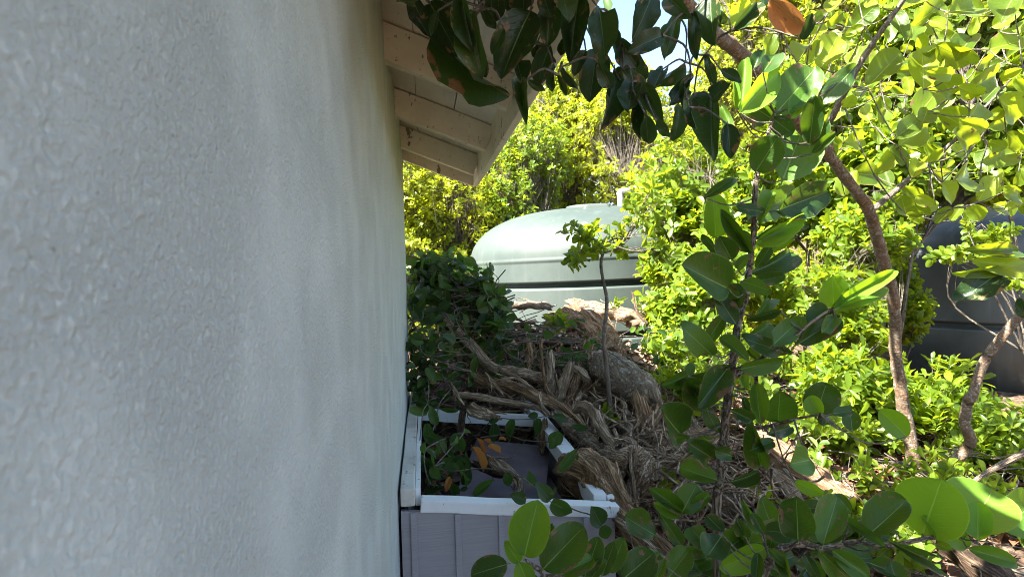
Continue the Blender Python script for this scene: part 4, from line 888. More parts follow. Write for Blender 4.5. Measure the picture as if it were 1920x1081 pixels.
# thin young tree standing in the heap
st = [G(1142, 2.45) - np.array([0, 0, .05]), P(1143, 740, 2.46), P(1134, 640, 2.44), P(1136, 560, 2.47), P(1127, 500, 2.45), P(1140, 455, 2.46)]
crown_plant('young_tree', 'thin young tree with a small crown standing in the heap before the green tank', st[0], [B(1105,445,2.45,.13,.15,.08), B(1185,445,2.5,.17,.15,.10), B(1225,375,2.55,.14,.13,.10), B(1075,480,2.4,.07,.08,.05,.4), B(1235,470,2.5,.10,.12,.07,.6)], .050, 78, 6, 'mass_leaf', 600, .011, 6, 300, ratio=(.45, .62), group=None, cat='tree', gap=0.0, trunk_pts=st)

# small seedlings on the heap
SEED = [('seedling', 'dark-leaved seedling growing on the heap right in front of the green tank', (1048, 600, 3.0), .065, 3), ('seedling', 'small seedling beside the thickest log under the thin young tree', (1135, 775, 2.45), .045, 2),
        ('seedling', 'yellowish tuft of leaves at the foot of the green tank', (1150, 570, 3.7), .06, 1), ('seedling', 'light green seedling next to the root burl', (1245, 890, 1.9), .035, 4), ('seedling', 'small pale seedling below the thickest log by the sapling leaves', (1235, 705, 2.6), .035, 3)]
for i, (nm, lab, p, ll, nt_) in enumerate(SEED):
    c = P(*p)
    crown_plant(nm, lab, (c[0], c[1], min(c[2] - .06, float(gz(c[0], c[1])))) if c[2] - float(gz(c[0], c[1])) < .5 else c - np.array([0, 0, .12]), [(c, np.array([.06, .06, .045]), 1)], ll, nt_ * 2, 6, 'dark_mass_leaf' if i < 2 else 'mass_leaf', 700 + i, .004, 2, 60, ratio=(.35, .55), group='seedlings on the heap', cat='seedling', gap=-1)

# ------------------------------------------------------------------ the leaning tree with its drooping leaves
Z1 = lambda x, y: (680 + x / 2.845, y / 2.845)
Z2 = lambda x, y: (1180 + x / 2.574, y / 2.574)
Z5 = lambda x, y: (1200 + x / 2.574, 340 + y / 2.574)
Z6 = lambda x, y: (1200 + x / 2.667, 700 + y / 2.667)
def PZ(fn, x, y, D): return P(*fn(x, y), D)
tb = PZ(Z6, 1370, 500, 2.62)
tree = empty('leaning_tree', (tb[0], tb[1], float(gz(tb[0], tb[1]))), 'leaning reddish-barked tree with drooping dark leaves below the eave and sunlit leaves overhead', 'tree')
trunk = [np.array([tb[0] + .02, tb[1], float(gz(tb[0], tb[1])) - .08]), PZ(Z6,1375,480,2.62), PZ(Z6,1330,220,2.58), PZ(Z5,1260,1000,2.55), PZ(Z5,1230,800,2.5), PZ(Z5,1228,600,2.42), PZ(Z5,1195,440,2.34), PZ(Z5,1150,300,2.26), PZ(Z5,1105,150,2.16), PZ(Z5,1010,0,2.06), PZ(Z2,940,720,1.98)]
part('trunk', limb_mesh('trunk', trunk, [.040,.034,.030,.028,.026,.0245,.0235,.024,.0225,.020,.018], 'live_bark', 31, sides=20), tree)
br1 = [PZ(Z2,960,740,1.99), PZ(Z2,820,590,1.9), PZ(Z2,620,340,1.72), PZ(Z2,500,225,1.6), PZ(Z2,400,150,1.5), PZ(Z2,230,-20,1.3), PZ(Z2,60,-160,1.12), P(1080,-110,.98), P(960,-120,.9), P(850,-110,.84)]
b1 = part('branch', limb_mesh('branch', br1, [.028,.025,.022,.020,.019,.016,.012,.009,.007,.004], 'live_bark', 32), tree)
stem2 = [np.array([tb[0] - .06, tb[1] - .02, float(gz(tb[0], tb[1])) - .03]), PZ(Z6,1310,600,2.52), PZ(Z6,1400,530,2.45), PZ(Z6,1560,440,2.38), PZ(Z6,1648,345,2.34), PZ(Z6,1618,240,2.32), PZ(Z6,1650,120,2.3), PZ(Z5,1600,1050,2.28), PZ(Z5,1660,880,2.25), PZ(Z5,1750,740,2.2), PZ(Z5,1830,645,2.15), PZ(Z5,1960,500,2.1), PZ(Z5,2100,200,2.0)]
part('branch', limb_mesh('branch', stem2, [.030,.028,.025,.023,.025,.022,.021,.020,.020,.0195,.019,.017,.014], 'live_bark', 33, sides=18), tree)['label'] = 'curved ringed stem rising to the right from the tree foot'
br3 = [PZ(Z5,1110,145,2.16), PZ(Z5,1200,70,2.14), PZ(Z5,1290,-10,2.1), PZ(Z2,1430,800,2.05), PZ(Z2,1560,690,2.0), PZ(Z2,1760,560,1.95)]
b3 = part('branch', limb_mesh('branch', br3, [.013,.011,.010,.009,.007,.004], 'twig_bark', 34), tree)
br4 = [PZ(Z2,960,600,2.0), PZ(Z2,1060,420,1.85), PZ(Z2,1140,270,1.78), PZ(Z2,1230,140,1.72), PZ(Z2,1330,-20,1.65), PZ(Z2,1420,-200,1.6)]
b4 = part('branch', limb_mesh('branch', br4, [.012,.010,.009,.008,.007,.005], 'twig_bark', 35), tree)
br5 = [PZ(Z2,1440,790,2.05), PZ(Z2,1600,640,1.9), PZ(Z2,1720,520,1.85), PZ(Z2,1900,330,1.8)]
b5 = part('branch', limb_mesh('branch', br5, [.007,.006,.005,.003], 'twig_bark', 36), tree)

HANG1 = [((250,-40),(350,195),.42),((360,20),(512,300),.5),((530,-20),(570,262),.38),((590,60),(610,405),.42),((380,180),(740,560),.25),((680,-60),(690,115),.6),((895,60),(740,365),.6),((1000,30),(985,235),.66),
 ((1150,0),(1105,300),.47),((1262,50),(1300,272),.55),((1000,240),(915,450),.5),((820,310),(850,455),.5),((1250,260),(1215,515),.62),((1345,370),(1310,660),.42),((1020,350),(1015,495),.28),((1040,400),(1090,515),.32),((1055,360),(1148,490),.3),
 ((1370,200),(1460,370),.6),((1390,370),(1512,530),.45),((1510,510),(1490,755),.38),((1430,520),(1500,650),.4),((850,450),(855,605),.3),((880,430),(975,490),.4),((1545,-30),(1475,170),.55),((1600,190),(1455,245),.5),((1600,370),(1540,470),.4),
 ((640,40),(715,155),.4),((960,-30),(1005,90),.7),((1060,-50),(1105,75),.7),((770,-60),(810,60),.8),((450,-30),(490,45),.6),((1190,270),(1120,385),.5),((640,-20),(660,70),.9),((860,-30),(850,60),.9),((250,-30),(280,30),.8),
 ((750,150),(690,280),.5),((930,230),(1000,330),.5),((1080,210),(1060,300),.5),((400,60),(360,190),.4),((620,220),(655,420),.35),((700,370),(755,385),.4),((1180,-20),(1225,60),.6),((1330,180),(1345,250),.7),((1260,330),(1330,470),.5),((1440,440),(1420,600),.5)]
HANG2 = [((235,70),(170,282),.36),((310,60),(320,285),.3),((395,-20),(380,192),.55),((270,300),(105,425),.32),((290,360),(205,505),.28),((300,370),(268,555),.25),((365,265),(415,412),.28),((440,335),(540,400),.45),((405,440),(370,712),.36),((475,600),(490,762),.5),
 ((0,230),(60,465),.5),((80,450),(130,560),.5),((80,555),(90,690),.55),((310,470),(385,540),.6),((240,500),(240,660),.4),((290,520),(330,622),.45),((180,-20),(265,65),.5),((490,150),(650,0),.33),((830,190),(880,60),.42),((130,590),(190,650),.4),((400,480),(480,400),.6),((440,120),(400,40),.5)]
twl = []
for lst, fn in ((HANG1, Z1), (HANG2, Z2)):
    for (b, t, ra) in lst:
        pb = fn(*b); pt = fn(*t); D = R.uniform(.78, .98) + (pb[0] - 900) / 900 * .16
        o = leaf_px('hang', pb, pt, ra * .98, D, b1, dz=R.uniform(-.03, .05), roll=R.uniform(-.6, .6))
        bb = P(pb[0], pb[1], D)
        twl.append(bb)
bases = np.array(twl); twl = []
b1p = smooth_path(br1, 120)[50:]
for bb in bases:
    cand = [c for c in bases if c[2] > bb[2] + .012]
    cand += [c for c in b1p[::4]]
    a_ = min(cand, key=lambda c: np.linalg.norm(c - bb) + (.05 if c[2] < bb[2] else 0))
    mid = (a_ + bb) / 2 + np.array([R.uniform(-.01, .01), R.uniform(-.01, .01), .012])
    twl.append(smooth_path([a_, mid, bb], 8))
v, q, lp = tube_batch(np.array(twl), np.full((len(twl), 8), .0016) * np.linspace(1.4, .8, 8)[None], 5)
tw = mesh_np('twig', v, [q], M['twig_bark'], True, {'lp': lp}); to = part('twig', tw, tree); to['kind'] = 'stuff'
TL = [((1080,130),(1200,20),.8),((1340,150),(1535,10),.58),((1540,60),(1700,25),.7),((1150,420),(1310,255),.5),((1420,432),(1418,220),.62),((1480,215),(1655,300),.5),((925,330),(1005,175),.62),((810,300),(885,175),.42),((855,310),(925,195),.5),((1135,125),(1045,172),.55),
 ((1380,570),(1472,458),.7),((1480,535),(1632,622),.6),((1040,520),(1080,455),.8),((1300,705),(1432,600),.5),((1180,840),(1268,745),.5),((1640,440),(1765,355),.5),((1700,780),(1852,735),.5),((1570,870),(1692,845),.65),((1680,972),(1760,850),.62),((445,110),(575,25),.5),
 ((1200,20),(1130,-60),.6),((960,60),(1010,-20),.6),((1240,210),(1270,120),.5),((1060,300),(1115,225),.5),((1750,130),(1880,60),.6),((1730,240),(1900,200),.5),((1600,420),(1510,380),.5),((1780,480),(1890,560),.55),((1640,560),(1730,480),.5),((1560,360),(1460,350),.45),((1790,380),(1900,330),.5),
 ((1450,100),(1560,150),.5),((1030,60),(950,120),.5),((880,120),(960,60),.55),((700,160),(640,300),.5),((720,120),(760,20),.45),((1290,330),(1370,290),.5),((1650,700),(1560,640),.5),((1820,640),(1905,720),.5),((1500,760),(1420,690),.5),((1600,240),(1500,160),.5),((1400,-20),(1310,60),.6),((1010,220),(1090,170),.5),
 ((1270,60),(1330,150),.45),((1700,80),(1620,-10),.6),((1860,-20),(1790,80),.6),((1690,330),(1750,420),.5)]
for (b, t, ra) in TL:
    pb = Z2(*b); pt = Z2(*t); D = R.uniform(1.6, 2.05)
    leaf_px('tree', pb, pt, ra, D, b4 if pb[0] < 1700 else b5, dz=R.uniform(-.06, .08), roll=R.uniform(-.7, .7))
for i in range(130):
    px = R.uniform(1530, 1935); py = R.uniform(-30, 420) - max(0, 1650 - px) * .6
    D = R.uniform(1.7, 2.8); an = R.uniform(0, 6.28); ln_ = .085 / D * FPX * R.uniform(.6, 1.05)
    leaf_px('tree', (px, py), (px + math.cos(an) * ln_, py + abs(math.sin(an)) * ln_ * R.choice((-1, -1, 1))), R.uniform(.45, .7), D, b5 if px > 1720 else b4, dz=R.uniform(-.05, .05), roll=R.uniform(-.8, .8))
tl2 = []
for br in (b4, b5):
    ch = [np.array(o.matrix_basis.translation) for o in br.children]
    sk = smooth_path(br4 if br is b4 else br5, 40)
    for bb in ch:
        near = [c for c in ch if 1e-4 < np.linalg.norm(c - sk[np.argmin(((sk - c) ** 2).sum(1))]) < np.linalg.norm(bb - sk[np.argmin(((sk - bb) ** 2).sum(1))]) - .01] + list(sk)
        a_ = min(near, key=lambda c: np.linalg.norm(c - bb))
        tl2.append(smooth_path([a_, (a_ + bb) / 2 + np.array([0, 0, -.01]), bb], 6))
v, q, lp = tube_batch(np.array(tl2), np.full((len(tl2), 6), .0022) * np.linspace(1.3, .7, 6)[None], 5)
part('twig', mesh_np('twig', v, [q], M['twig_bark'], True, {'lp': lp}), tree)['kind'] = 'stuff'
leaf_px('orange', Z2(680, -10), Z2(845, 145), .5, 1.2, b1, roll=.2)['label'] = 'dying orange-red leaf hanging at the top'
for (b, t, ra) in [((1750,430),(1560,560),.6),((1560,330),(1900,330),.2),((1600,380),(1900,420),.3),((1860,660),(1830,560),.5),((1740,420),(1560,450),.3)]:
    pb = Z5(*b); pt = Z5(*t); leaf_px('tree' if ra < .5 else 'hang', pb, pt, ra, 1.5, b5, roll=R.uniform(-.4, .4))
# the crown above the picture, whose leaves shade the sapling and the drooping leaves
q_ = np.random.default_rng(55); n = 650
cc = np.array([0.75, 1.35, CZ + 1.15]); pts = cc + q_.normal(size=(n, 3)) * np.array([.36, .42, .16])
pts = pts[pts[:, 2] > CZ + .62 + .28 * np.clip(pts[:, 1] - .9, 0, 2)]; n = len(pts)
Yd = q_.normal(size=(n, 3)) + np.array([0, 0, -.3]); Zd = q_.normal(size=(n, 3)) * .6 + np.array([0, 0, 1])
v, f = leaf_inst(SMALL, SMALLF, pts, Yd, Zd, q_.uniform(.07, .11, n), q_.uniform(.5, .65, n))
fo = part('foliage', mesh_np('foliage', v, [f], M['dark_mass_leaf'], True, {'tint': np.repeat(q_.uniform(0, 1, n), len(SMALL))}), tree); fo['kind'] = 'stuff'
bo = [br1[6], br1[6] * .5 + cc * .5 + np.array([.1, .1, .2]), cc, cc + np.array([-.2, .4, .1])]
part('branch', limb_mesh('branch', bo, [.012, .010, .008, .004], 'twig_bark', 37), tree)

# ------------------------------------------------------------------ leafy sapling in the foreground
sb = G(1345, 1.2)
sap = empty('leafy_sapling', (sb[0], sb[1], sb[2]), 'upright sapling with large oval dark-green leaves standing right of the dead wood pile', 'sapling')
stem = [sb - np.array([0, 0, .04]), PZ(Z6, 385, 760, 1.2), PZ(Z6,395,560,1.2), PZ(Z6,405,420,1.2), PZ(Z6,425,220,1.19), PZ(Z6,462,0,1.18), PZ(Z5,455,850,1.18), PZ(Z5,480,660,1.17), PZ(Z5,510,560,1.16), PZ(Z5,520,430,1.16), PZ(Z5,545,250,1.15), PZ(Z5,560,0,1.14), PZ(Z2,615,880,1.14), PZ(Z2,640,760,1.13), PZ(Z2,685,590,1.13), PZ(Z2,700,545,1.13)]
part('stem', limb_mesh('stem', stem, [.011,.0105,.010,.010,.0095,.009,.0085,.008,.0075,.007,.0065,.006,.0055,.005,.004,.003], 'bark', 41, sides=12, step=.01), sap)
side = [PZ(Z5,465,910,1.18), PZ(Z5,540,890,1.15), PZ(Z5,640,830,1.12), PZ(Z5,745,755,1.1), PZ(Z5,860,660,1.09), PZ(Z5,930,610,1.08)]
part('branch', limb_mesh('branch', side, [.005,.0045,.004,.0035,.003,.0025], 'bark', 42, sides=8, step=.01), sap)
side2 = [PZ(Z6,430,225,1.19), PZ(Z6,530,250,1.17), PZ(Z6,620,262,1.15), PZ(Z6,780,220,1.12), PZ(Z6,900,200,1.1)]
part('branch', limb_mesh('branch', side2, [.005,.0045,.004,.003,.0025], 'bark', 43, sides=8, step=.01), sap)
S5 = [((365,270),(355,58),.58,'young'),((535,340),(385,130),.25,'sapling'),((582,212),(640,42),.32,'young'),((555,300),(800,162),.36,'young'),((520,180),(792,35),.42,'sapling'),((665,140),(892,50),.55,'sapling'),((560,280),(792,215),.25,'sapling'),((530,440),(785,342),.3,'sapling'),
 ((520,330),(455,235),.6,'sapling'),((422,515),(182,400),.55,'sapling'),((545,485),(702,455),.45,'sapling'),((490,480),(610,520),.5,'sapling'),((475,615),(430,505),.8,'sapling'),((465,690),(370,550),.55,'sapling'),((410,640),(315,782),.42,'sapling'),((522,862),(388,735),.33,'sapling'),((345,835),(240,735),.5,'sapling'),
 ((745,752),(790,655),1.0,'sapling'),((718,832),(538,775),.35,'sapling'),((920,612),(1242,428),.2,'young'),((930,622),(1168,508),.32,'young'),((935,605),(930,462),.62,'young'),((910,615),(805,690),.45,'sapling'),((945,650),(870,740),.4,'sapling'),((760,785),(948,665),.38,'sapling'),((640,790),(745,690),.5,'sapling'),
 ((485,905),(690,858),.42,'sapling'),((432,885),(245,940),.32,'sapling'),((412,915),(290,1072),.5,'sapling'),((230,935),(108,982),.4,'sapling'),((312,965),(170,1008),.35,'sapling'),((680,622),(515,665),.28,'sapling'),((500,760),(650,690),.45,'sapling'),((750,270),(640,332),.4,'young'),((405,380),(305,255),.25,'sapling'),((440,375),(395,280),.7,'sapling'),
 ((240,965),(240,868),.4,'sapling'),((592,882),(520,808),.35,'sapling'),((470,420),(520,360),.6,'sapling'),((560,420),(640,300),.4,'sapling'),((600,150),(480,120),.5,'sapling'),((510,1000),(500,930),.5,'young'),((560,650),(640,560),.35,'sapling'),((430,600),(350,480),.4,'sapling')]
for b, t, ra, kd in S5: leaf_px(kd, Z5(*b), Z5(*t), ra, R.uniform(1.06, 1.2), sap, dz=R.uniform(-.05, .06), roll=R.uniform(-.4, .4))
S2 = [((700,555),(888,345),.62,'sapling'),((535,545),(742,328),.34,'young'),((690,575),(575,495),.8,'sapling'),((690,570),(790,645),.75,'sapling'),((870,692),(900,452),.42,'sapling'),((610,828),(722,655),.78,'sapling'),((740,868),(822,658),.92,'sapling'),((540,548),(562,278),.25,'young'),((880,742),(992,642),.35,'sapling'),((888,700),(962,600),.42,'sapling'),
 ((780,572),(885,425),.5,'young'),((522,705),(452,512),.2,'sapling'),((515,525),(508,388),.28,'young'),((1092,318),(942,485),.42,'sapling'),((360,952),(522,852),.28,'sapling'),((600,330),(640,240),.6,'sapling'),((645,350),(700,270),.6,'sapling')]
for b, t, ra, kd in S2: leaf_px(kd, Z2(*b), Z2(*t), ra, R.uniform(1.05, 1.16), sap, dz=R.uniform(-.04, .05), roll=R.uniform(-.3, .3))
S6 = [((195,295),(85,168),.66,'sapling'),((130,290),(222,322),.42,'sapling'),((392,292),(328,180),.5,'sapling'),((380,75),(310,150),.5,'sapling'),((602,252),(582,48),.42,'sapling'),((690,238),(700,72),.68,'sapling'),((880,212),(930,42),.95,'sapling'),((905,205),(845,112),.85,'young'),((1062,285),(1050,188),.9,'sapling'),((1335,315),(1198,178),.55,'young'),
 ((602,452),(562,268),.42,'sapling'),((388,532),(198,470),.5,'sapling'),((462,412),(358,380),.45,'sapling'),((775,540),(918,602),.5,'young'),((850,430),(755,450),.8,'young'),((330,60),(180,90),.35,'sapling'),((270,140),(178,165),.55,'sapling'),((300,300),(370,370),.7,'sapling'),((450,180),(560,230),.5,'sapling'),((520,120),(540,200),.5,'sapling'),((450,540),(600,500),.4,'sapling'),((320,180),(230,10),.35,'sapling'),((640,300),(740,270),.4,'sapling'),((960,200),(1060,190),.5,'sapling'),((560,380),(660,340),.5,'sapling'),((240,400),(330,330),.5,'sapling'),((360,420),(230,340),.45,'sapling'),((920,260),(960,200),.7,'sapling')]
for b, t, ra, kd in S6: leaf_px(kd, Z6(*b), Z6(*t), ra, R.uniform(1.08, 1.2), sap, dz=R.uniform(-.05, .06), roll=R.uniform(-.4, .4))

# ------------------------------------------------------------------ low leafy branch along the bottom right
lbr = empty('leafy_branch', tuple(PZ(Z6, 780, 845, 1.05) - np.array([0, 0, .25])), 'low branch with very large round leaves along the bottom right', 'plant')
bp = [PZ(Z6,560,1100,1.0), PZ(Z6,680,900,1.02), PZ(Z6,790,845,1.04), PZ(Z6,920,865,1.05), PZ(Z6,1100,835,1.08), PZ(Z6,1260,850,1.1), PZ(Z6,1400,835,1.12), PZ(Z6,1640,800,1.15), PZ(Z6,1820,790,1.17)]
part('stem', limb_mesh('stem', bp, [.008,.0075,.007,.0065,.006,.0055,.005,.004,.003], 'bark', 44, sides=10, step=.01), lbr)
S6b = [((790,832),(782,602),.66,'sapling'),((915,855),(985,622),.55,'sapling'),((806,800),(618,782),.62,'sapling'),((1135,812),(1335,640),.6,'sapling'),((1225,865),(1012,712),.22,'sapling'),((1412,805),(1500,535),1.0,'young'),((1645,862),(1425,728),.32,'young'),((1632,805),(1765,570),1.05,'young'),((1690,830),(1690,640),.7,'young'),((1812,782),(1960,660),.85,'young'),((600,790),(515,650),.34,'sapling'),
 ((625,872),(395,972),.48,'young'),((590,895),(580,1040),.45,'sapling'),((640,870),(742,972),.42,'sapling'),((890,880),(1060,1040),.35,'sapling'),((960,882),(1165,1030),.45,'sapling'),((1240,832),(1485,952),.2,'sapling'),((405,815),(330,925),.8,'sapling'),((335,865),(255,770),.75,'sapling'),((335,710),(415,790),.65,'sapling'),((120,1050),(250,880),.6,'sapling'),((0,870),(70,1030),.7,'sapling'),
 ((620,800),(560,700),.5,'sapling'),((1640,872),(1882,945),.35,'young'),((1060,700),(980,600),.5,'sapling'),((1120,830),(1210,760),.6,'sapling'),((820,900),(900,1040),.4,'sapling'),((700,890),(760,1040),.45,'sapling'),((480,720),(520,800),.6,'sapling'),((1480,850),(1560,880),.5,'young')]
for b, t, ra, kd in S6b: leaf_px(kd, Z6(*b), Z6(*t), ra, (1.0 if b[0] < 1250 else 1.12) + R.uniform(-.04, .05), lbr, dz=R.uniform(-.05, .05), roll=R.uniform(-.35, .35))
sid = empty('broad_leaf_plant', tuple(PZ(Z6, 210, 690, 1.2) - np.array([0, 0, .3])), 'four-leaved shoot with folded dark leaves beside the trunk of the torn stump', 'plant')
part('stem', limb_mesh('stem', [PZ(Z6,190,1100,1.22), PZ(Z6,200,860,1.21), PZ(Z6,210,690,1.2)], [.004,.0035,.003], 'bark', 45, sides=8, step=.01), sid)
for b, t, ra, kd in [((210,692),(285,555),.85,'sapling'),((212,690),(75,580),.42,'sapling'),((205,700),(72,650),.45,'young'),((240,700),(348,600),.4,'sapling'),((100,700),(205,860),.35,'sapling')]: leaf_px(kd, Z6(*b), Z6(*t), ra, 1.2, sid, roll=R.uniform(-.2, .2))

lowp = empty('broad_leaf_plant', tuple(PZ(Z6, 500, 1000, 1.35) - np.array([0, 0, .2])), 'low dark mass of oval leaves at the bottom under the sapling', 'plant')
ctr = [PZ(Z6, 150, 1000, 1.3), PZ(Z6, 450, 960, 1.32), PZ(Z6, 700, 980, 1.34), PZ(Z6, 1000, 960, 1.36)]
for c_ in ctr:
    part('stem', limb_mesh('stem', [c_ - np.array([0, 0, .28]), c_ - np.array([.02, 0, .1]), c_ + np.array([.02, 0, .05])], [.005, .004, .003], 'bark', 48, sides=8, step=.01), lowp)
for i in range(64):
    c_ = ctr[i % 4]; bb = c_ + np.array([R.gauss(0, .07), R.gauss(0, .06), R.gauss(0, .05)])
    y = np.array([R.gauss(0, .8), R.gauss(-.1, .5), R.uniform(-.2, .9)]); leaf_obj('sapling', bb, y, np.array([R.gauss(0, .4), -.6, .6]), R.uniform(.06, .1), R.uniform(.5, .75), lowp)

# bright cluster in front of the box
Z7 = lambda x, y: (860 + x / 5.053, 920 + y / 5.053)
clu = empty('broad_leaf_shoot', tuple(PZ(Z7, 780, 760, .82) - np.array([0, 0, .3])), 'shoot with one glowing bright-green leaf in front of the storage box', 'plant')
part('stem', limb_mesh('stem', [PZ(Z7,700,1700,.86), PZ(Z7,720,1200,.84), PZ(Z7,800,830,.83), PZ(Z7,700,720,.82), PZ(Z7,620,660,.81)], [.005,.0045,.004,.0035,.002], 'twig_bark', 46, sides=10, step=.008), clu)
part('branch', limb_mesh('branch', [PZ(Z7,800,830,.83), PZ(Z7,960,800,.83), PZ(Z7,1200,830,.84), PZ(Z7,1500,840,.86)], [.004,.003,.003,.002], 'twig_bark', 47, sides=8, step=.008), clu)
for b, t, ra, kd, D in [((625,610),(745,95),.72,'young',.80),((570,670),(440,480),.62,'young',.81),((570,665),(660,880),.85,'young',.80),((460,690),(110,790),.72,'sapling',.83),((800,735),(1190,330),.66,'sapling',.82),((975,782),(1285,625),.55,'sapling',.82),((1195,810),(1330,418),.5,'sapling',.84),((1360,800),(1480,475),.42,'sapling',.85),((1430,770),(1575,435),.5,'sapling',.87),((1560,830),(1850,580),.8,'sapling',.9),((1250,830),(1390,640),.45,'sapling',.83),((780,640),(890,300),.35,'sapling',.84),((700,780),(740,900),.6,'sapling',.82),((1700,700),(1890,560),.5,'sapling',.92),((1880,813),(1960,650),.6,'sapling',.92)]:
    o = leaf_px(kd, Z7(*b), Z7(*t), ra, D, clu, roll=R.uniform(-.2, .2))

def stalks(root, lines, r=.0016):
    sk = np.vstack([smooth_path(l, 90) for l in lines]); tl = []
    for o in list(root.children):
        if not o.name.startswith('leaf'): continue
        bb = np.array(o.matrix_basis.translation); dd_ = np.linalg.norm(sk - bb, axis=1); a_ = sk[np.argmin(dd_)]
        if dd_.min() < .008: continue
        mid = (a_ + bb) / 2 + np.array([0, 0, -.12 * dd_.min()])
        tl.append(smooth_path([a_, mid, bb], 7))
    for t_ in tl:
        v, q, lp = tube_batch(t_[None], np.full((1, 7), r) * np.linspace(1.3, .8, 7)[None], 5)
        part('leaf_stalk', mesh_np('leaf_stalk', v, [q], M['twig_bark'], True, {'lp': lp}), root)
stalks(sap, [stem, side, side2]); stalks(lbr, [bp])

# ------------------------------------------------------------------ vines
Z8 = lambda x, y: (740 + x / 5.406, 760 + y / 5.406)
Z9 = lambda x, y: (1000 + x / 5.406, 800 + y / 5.406)
Z10 = lambda x, y: (760 + x / 6.007, 640 + y / 6.007)
def vine(name, label, stems, leaves, group='creeping vines on the heap'):
    base = stems[0][0]
    t = empty(name, tuple(base), label, 'vine', group)
    for i, s in enumerate(stems):
        part('stem', limb_mesh('stem', s, np.linspace(.0028, .0014, len(s)), 'twig_bark', 800 + i, sides=6, step=.015, kink=.004), t)
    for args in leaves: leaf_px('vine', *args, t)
    return t
fr = [PZ(Z8,380,630,2.0), PZ(Z8,600,675,1.98), PZ(Z8,800,650,1.95), PZ(Z8,950,635,1.9), PZ(Z8,1150,665,1.8), PZ(Z8,1320,740,1.7), PZ(Z8,1420,810,1.62), PZ(Z9,190,700,1.58), PZ(Z9,420,845,1.56), PZ(Z9,560,900,1.55), PZ(Z9,680,980,1.54)]
vine('creeping_vine', 'vine trailing over the front rail of the storage box', [fr],
 [(Z8(1330,960), Z8(1165,900), .75, 1.62), (Z9(170,740), Z9(30,560), .72, 1.58), (Z9(200,690), Z9(230,600), .5, 1.6), (Z9(180,760), Z9(400,880), .72, 1.56), (Z9(690,990), Z9(590,800), .95, 1.53), (Z9(700,1000), Z9(760,1140), .95, 1.52), (Z8(1400,810), Z8(1360,660), .7, 1.7), (Z8(1140,680), Z8(1150,820), .8, 1.8), (Z9(260,440), Z9(450,220), .4, 1.75), (Z9(440,330), Z9(450,270), .6, 1.8)])
vine('creeping_vine', 'vine with small hanging leaves strung along the white cross rail', [[PZ(Z8,800,330,2.5), PZ(Z8,1000,150,2.45), PZ(Z8,1200,140,2.4), PZ(Z8,1400,130,2.36), PZ(Z8,1580,110,2.3), PZ(Z9,400,0,2.25)], [PZ(Z8,860,320,2.4), PZ(Z8,1100,300,2.38), PZ(Z8,1300,360,2.3), PZ(Z8,1620,365,2.2)]],
 [(Z8(1000,180), Z8(1010,380), .6, 2.4), (Z8(1205,140), Z8(1150,360), .48, 2.36), (Z8(1460,130), Z8(1445,310), .55, 2.3), (Z8(1450,90), Z8(1350,110), .8, 2.33), (Z8(1680,270), Z8(1570,440), .7, 2.2), (Z8(1740,150), Z8(1600,100), .6, 2.25), (Z9(400,-10), Z9(560,20), .5, 2.2), (Z8(960,170), Z8(1075,105), .5, 2.42), (Z9(250,60), Z9(170,220), .8, 2.0)])
vine('creeping_vine', 'vine hanging down beside the white wall rail inside the box', [[PZ(Z10,250,430,2.6), PZ(Z10,255,680,2.45), PZ(Z8,300,60,2.3), PZ(Z8,270,250,2.2), PZ(Z8,250,470,2.1), PZ(Z8,245,560,2.05)], [PZ(Z10,510,520,2.5), PZ(Z10,380,700,2.45), PZ(Z8,420,150,2.4), PZ(Z8,380,330,2.3), PZ(Z8,560,500,2.2), PZ(Z8,700,560,2.1)]],
 [(Z8(150,40), Z8(330,90), .5, 2.35), (Z8(420,190), Z8(360,0), .55, 2.32), (Z8(330,180), Z8(370,410), .5, 2.3), (Z8(640,45), Z8(450,30), .28, 2.35), (Z8(290,290), Z8(545,360), .3, 2.25), (Z8(380,620), Z8(235,560), .95, 2.05), (Z8(620,300), Z8(700,470), .7, 2.15), (Z8(640,450), Z8(560,330), .7, 2.16), (Z8(700,520), Z8(570,640), .85, 2.1), (Z8(740,560), Z8(720,460), .4, 2.1), (Z8(390,700), Z8(250,520), .6, 2.06), (Z8(340,720), Z8(520,735), .35, 2.0), (Z8(700,800), Z8(760,620), .6, 1.98), (Z8(800,910), Z8(1000,740), .38, 1.9), (Z8(560,700), Z8(600,620), .6, 2.05), (Z8(600,560), Z8(520,600), .6, 2.1), (Z8(420,640), Z8(310,790), .5, 2.0), (Z8(470,620), Z8(600,520), .6, 2.12), (Z8(740,830), Z8(660,860), .6, 1.95), (Z8(480,820), Z8(380,860), .5, 1.95), (Z8(640,560), Z8(700,680), .7, 2.05), (Z8(260,480), Z8(240,440), .6, 2.2)])
# the leafy heap of vines against the wall
q_ = np.random.default_rng(77)
def heap(nm, lab, n, fpos, L0, ratio, seed, nst=8):
    q = np.random.default_rng(seed)
    pts = np.array([fpos(q) for _ in range(n)])
    t = empty(nm, tuple(pts.mean(0) - np.array([0, 0, .2])), lab, 'vine', 'creeping vines on the heap')
    for i in range(nst):
        o = pts[q.choice(n, 7)]; o = o[np.argsort(o[:, 2])]
        part('stem', limb_mesh('stem', o, np.linspace(.003, .0015, 7), 'twig_bark', seed + i, sides=5, step=.02, kink=.01), t)
    for p in pts:
        toc = CAM - p; toc /= np.linalg.norm(toc)
        z = toc * q.uniform(.2, .9) + np.array([0, 0, .55]) + q.normal(0, .45, 3)
        y = q.normal(0, .7, 3) + np.array([0, 0, -.5])
        leaf_obj('vine', p, y, z, L0 * q.uniform(.65, 1.15), q.uniform(*ratio), t)
    return t
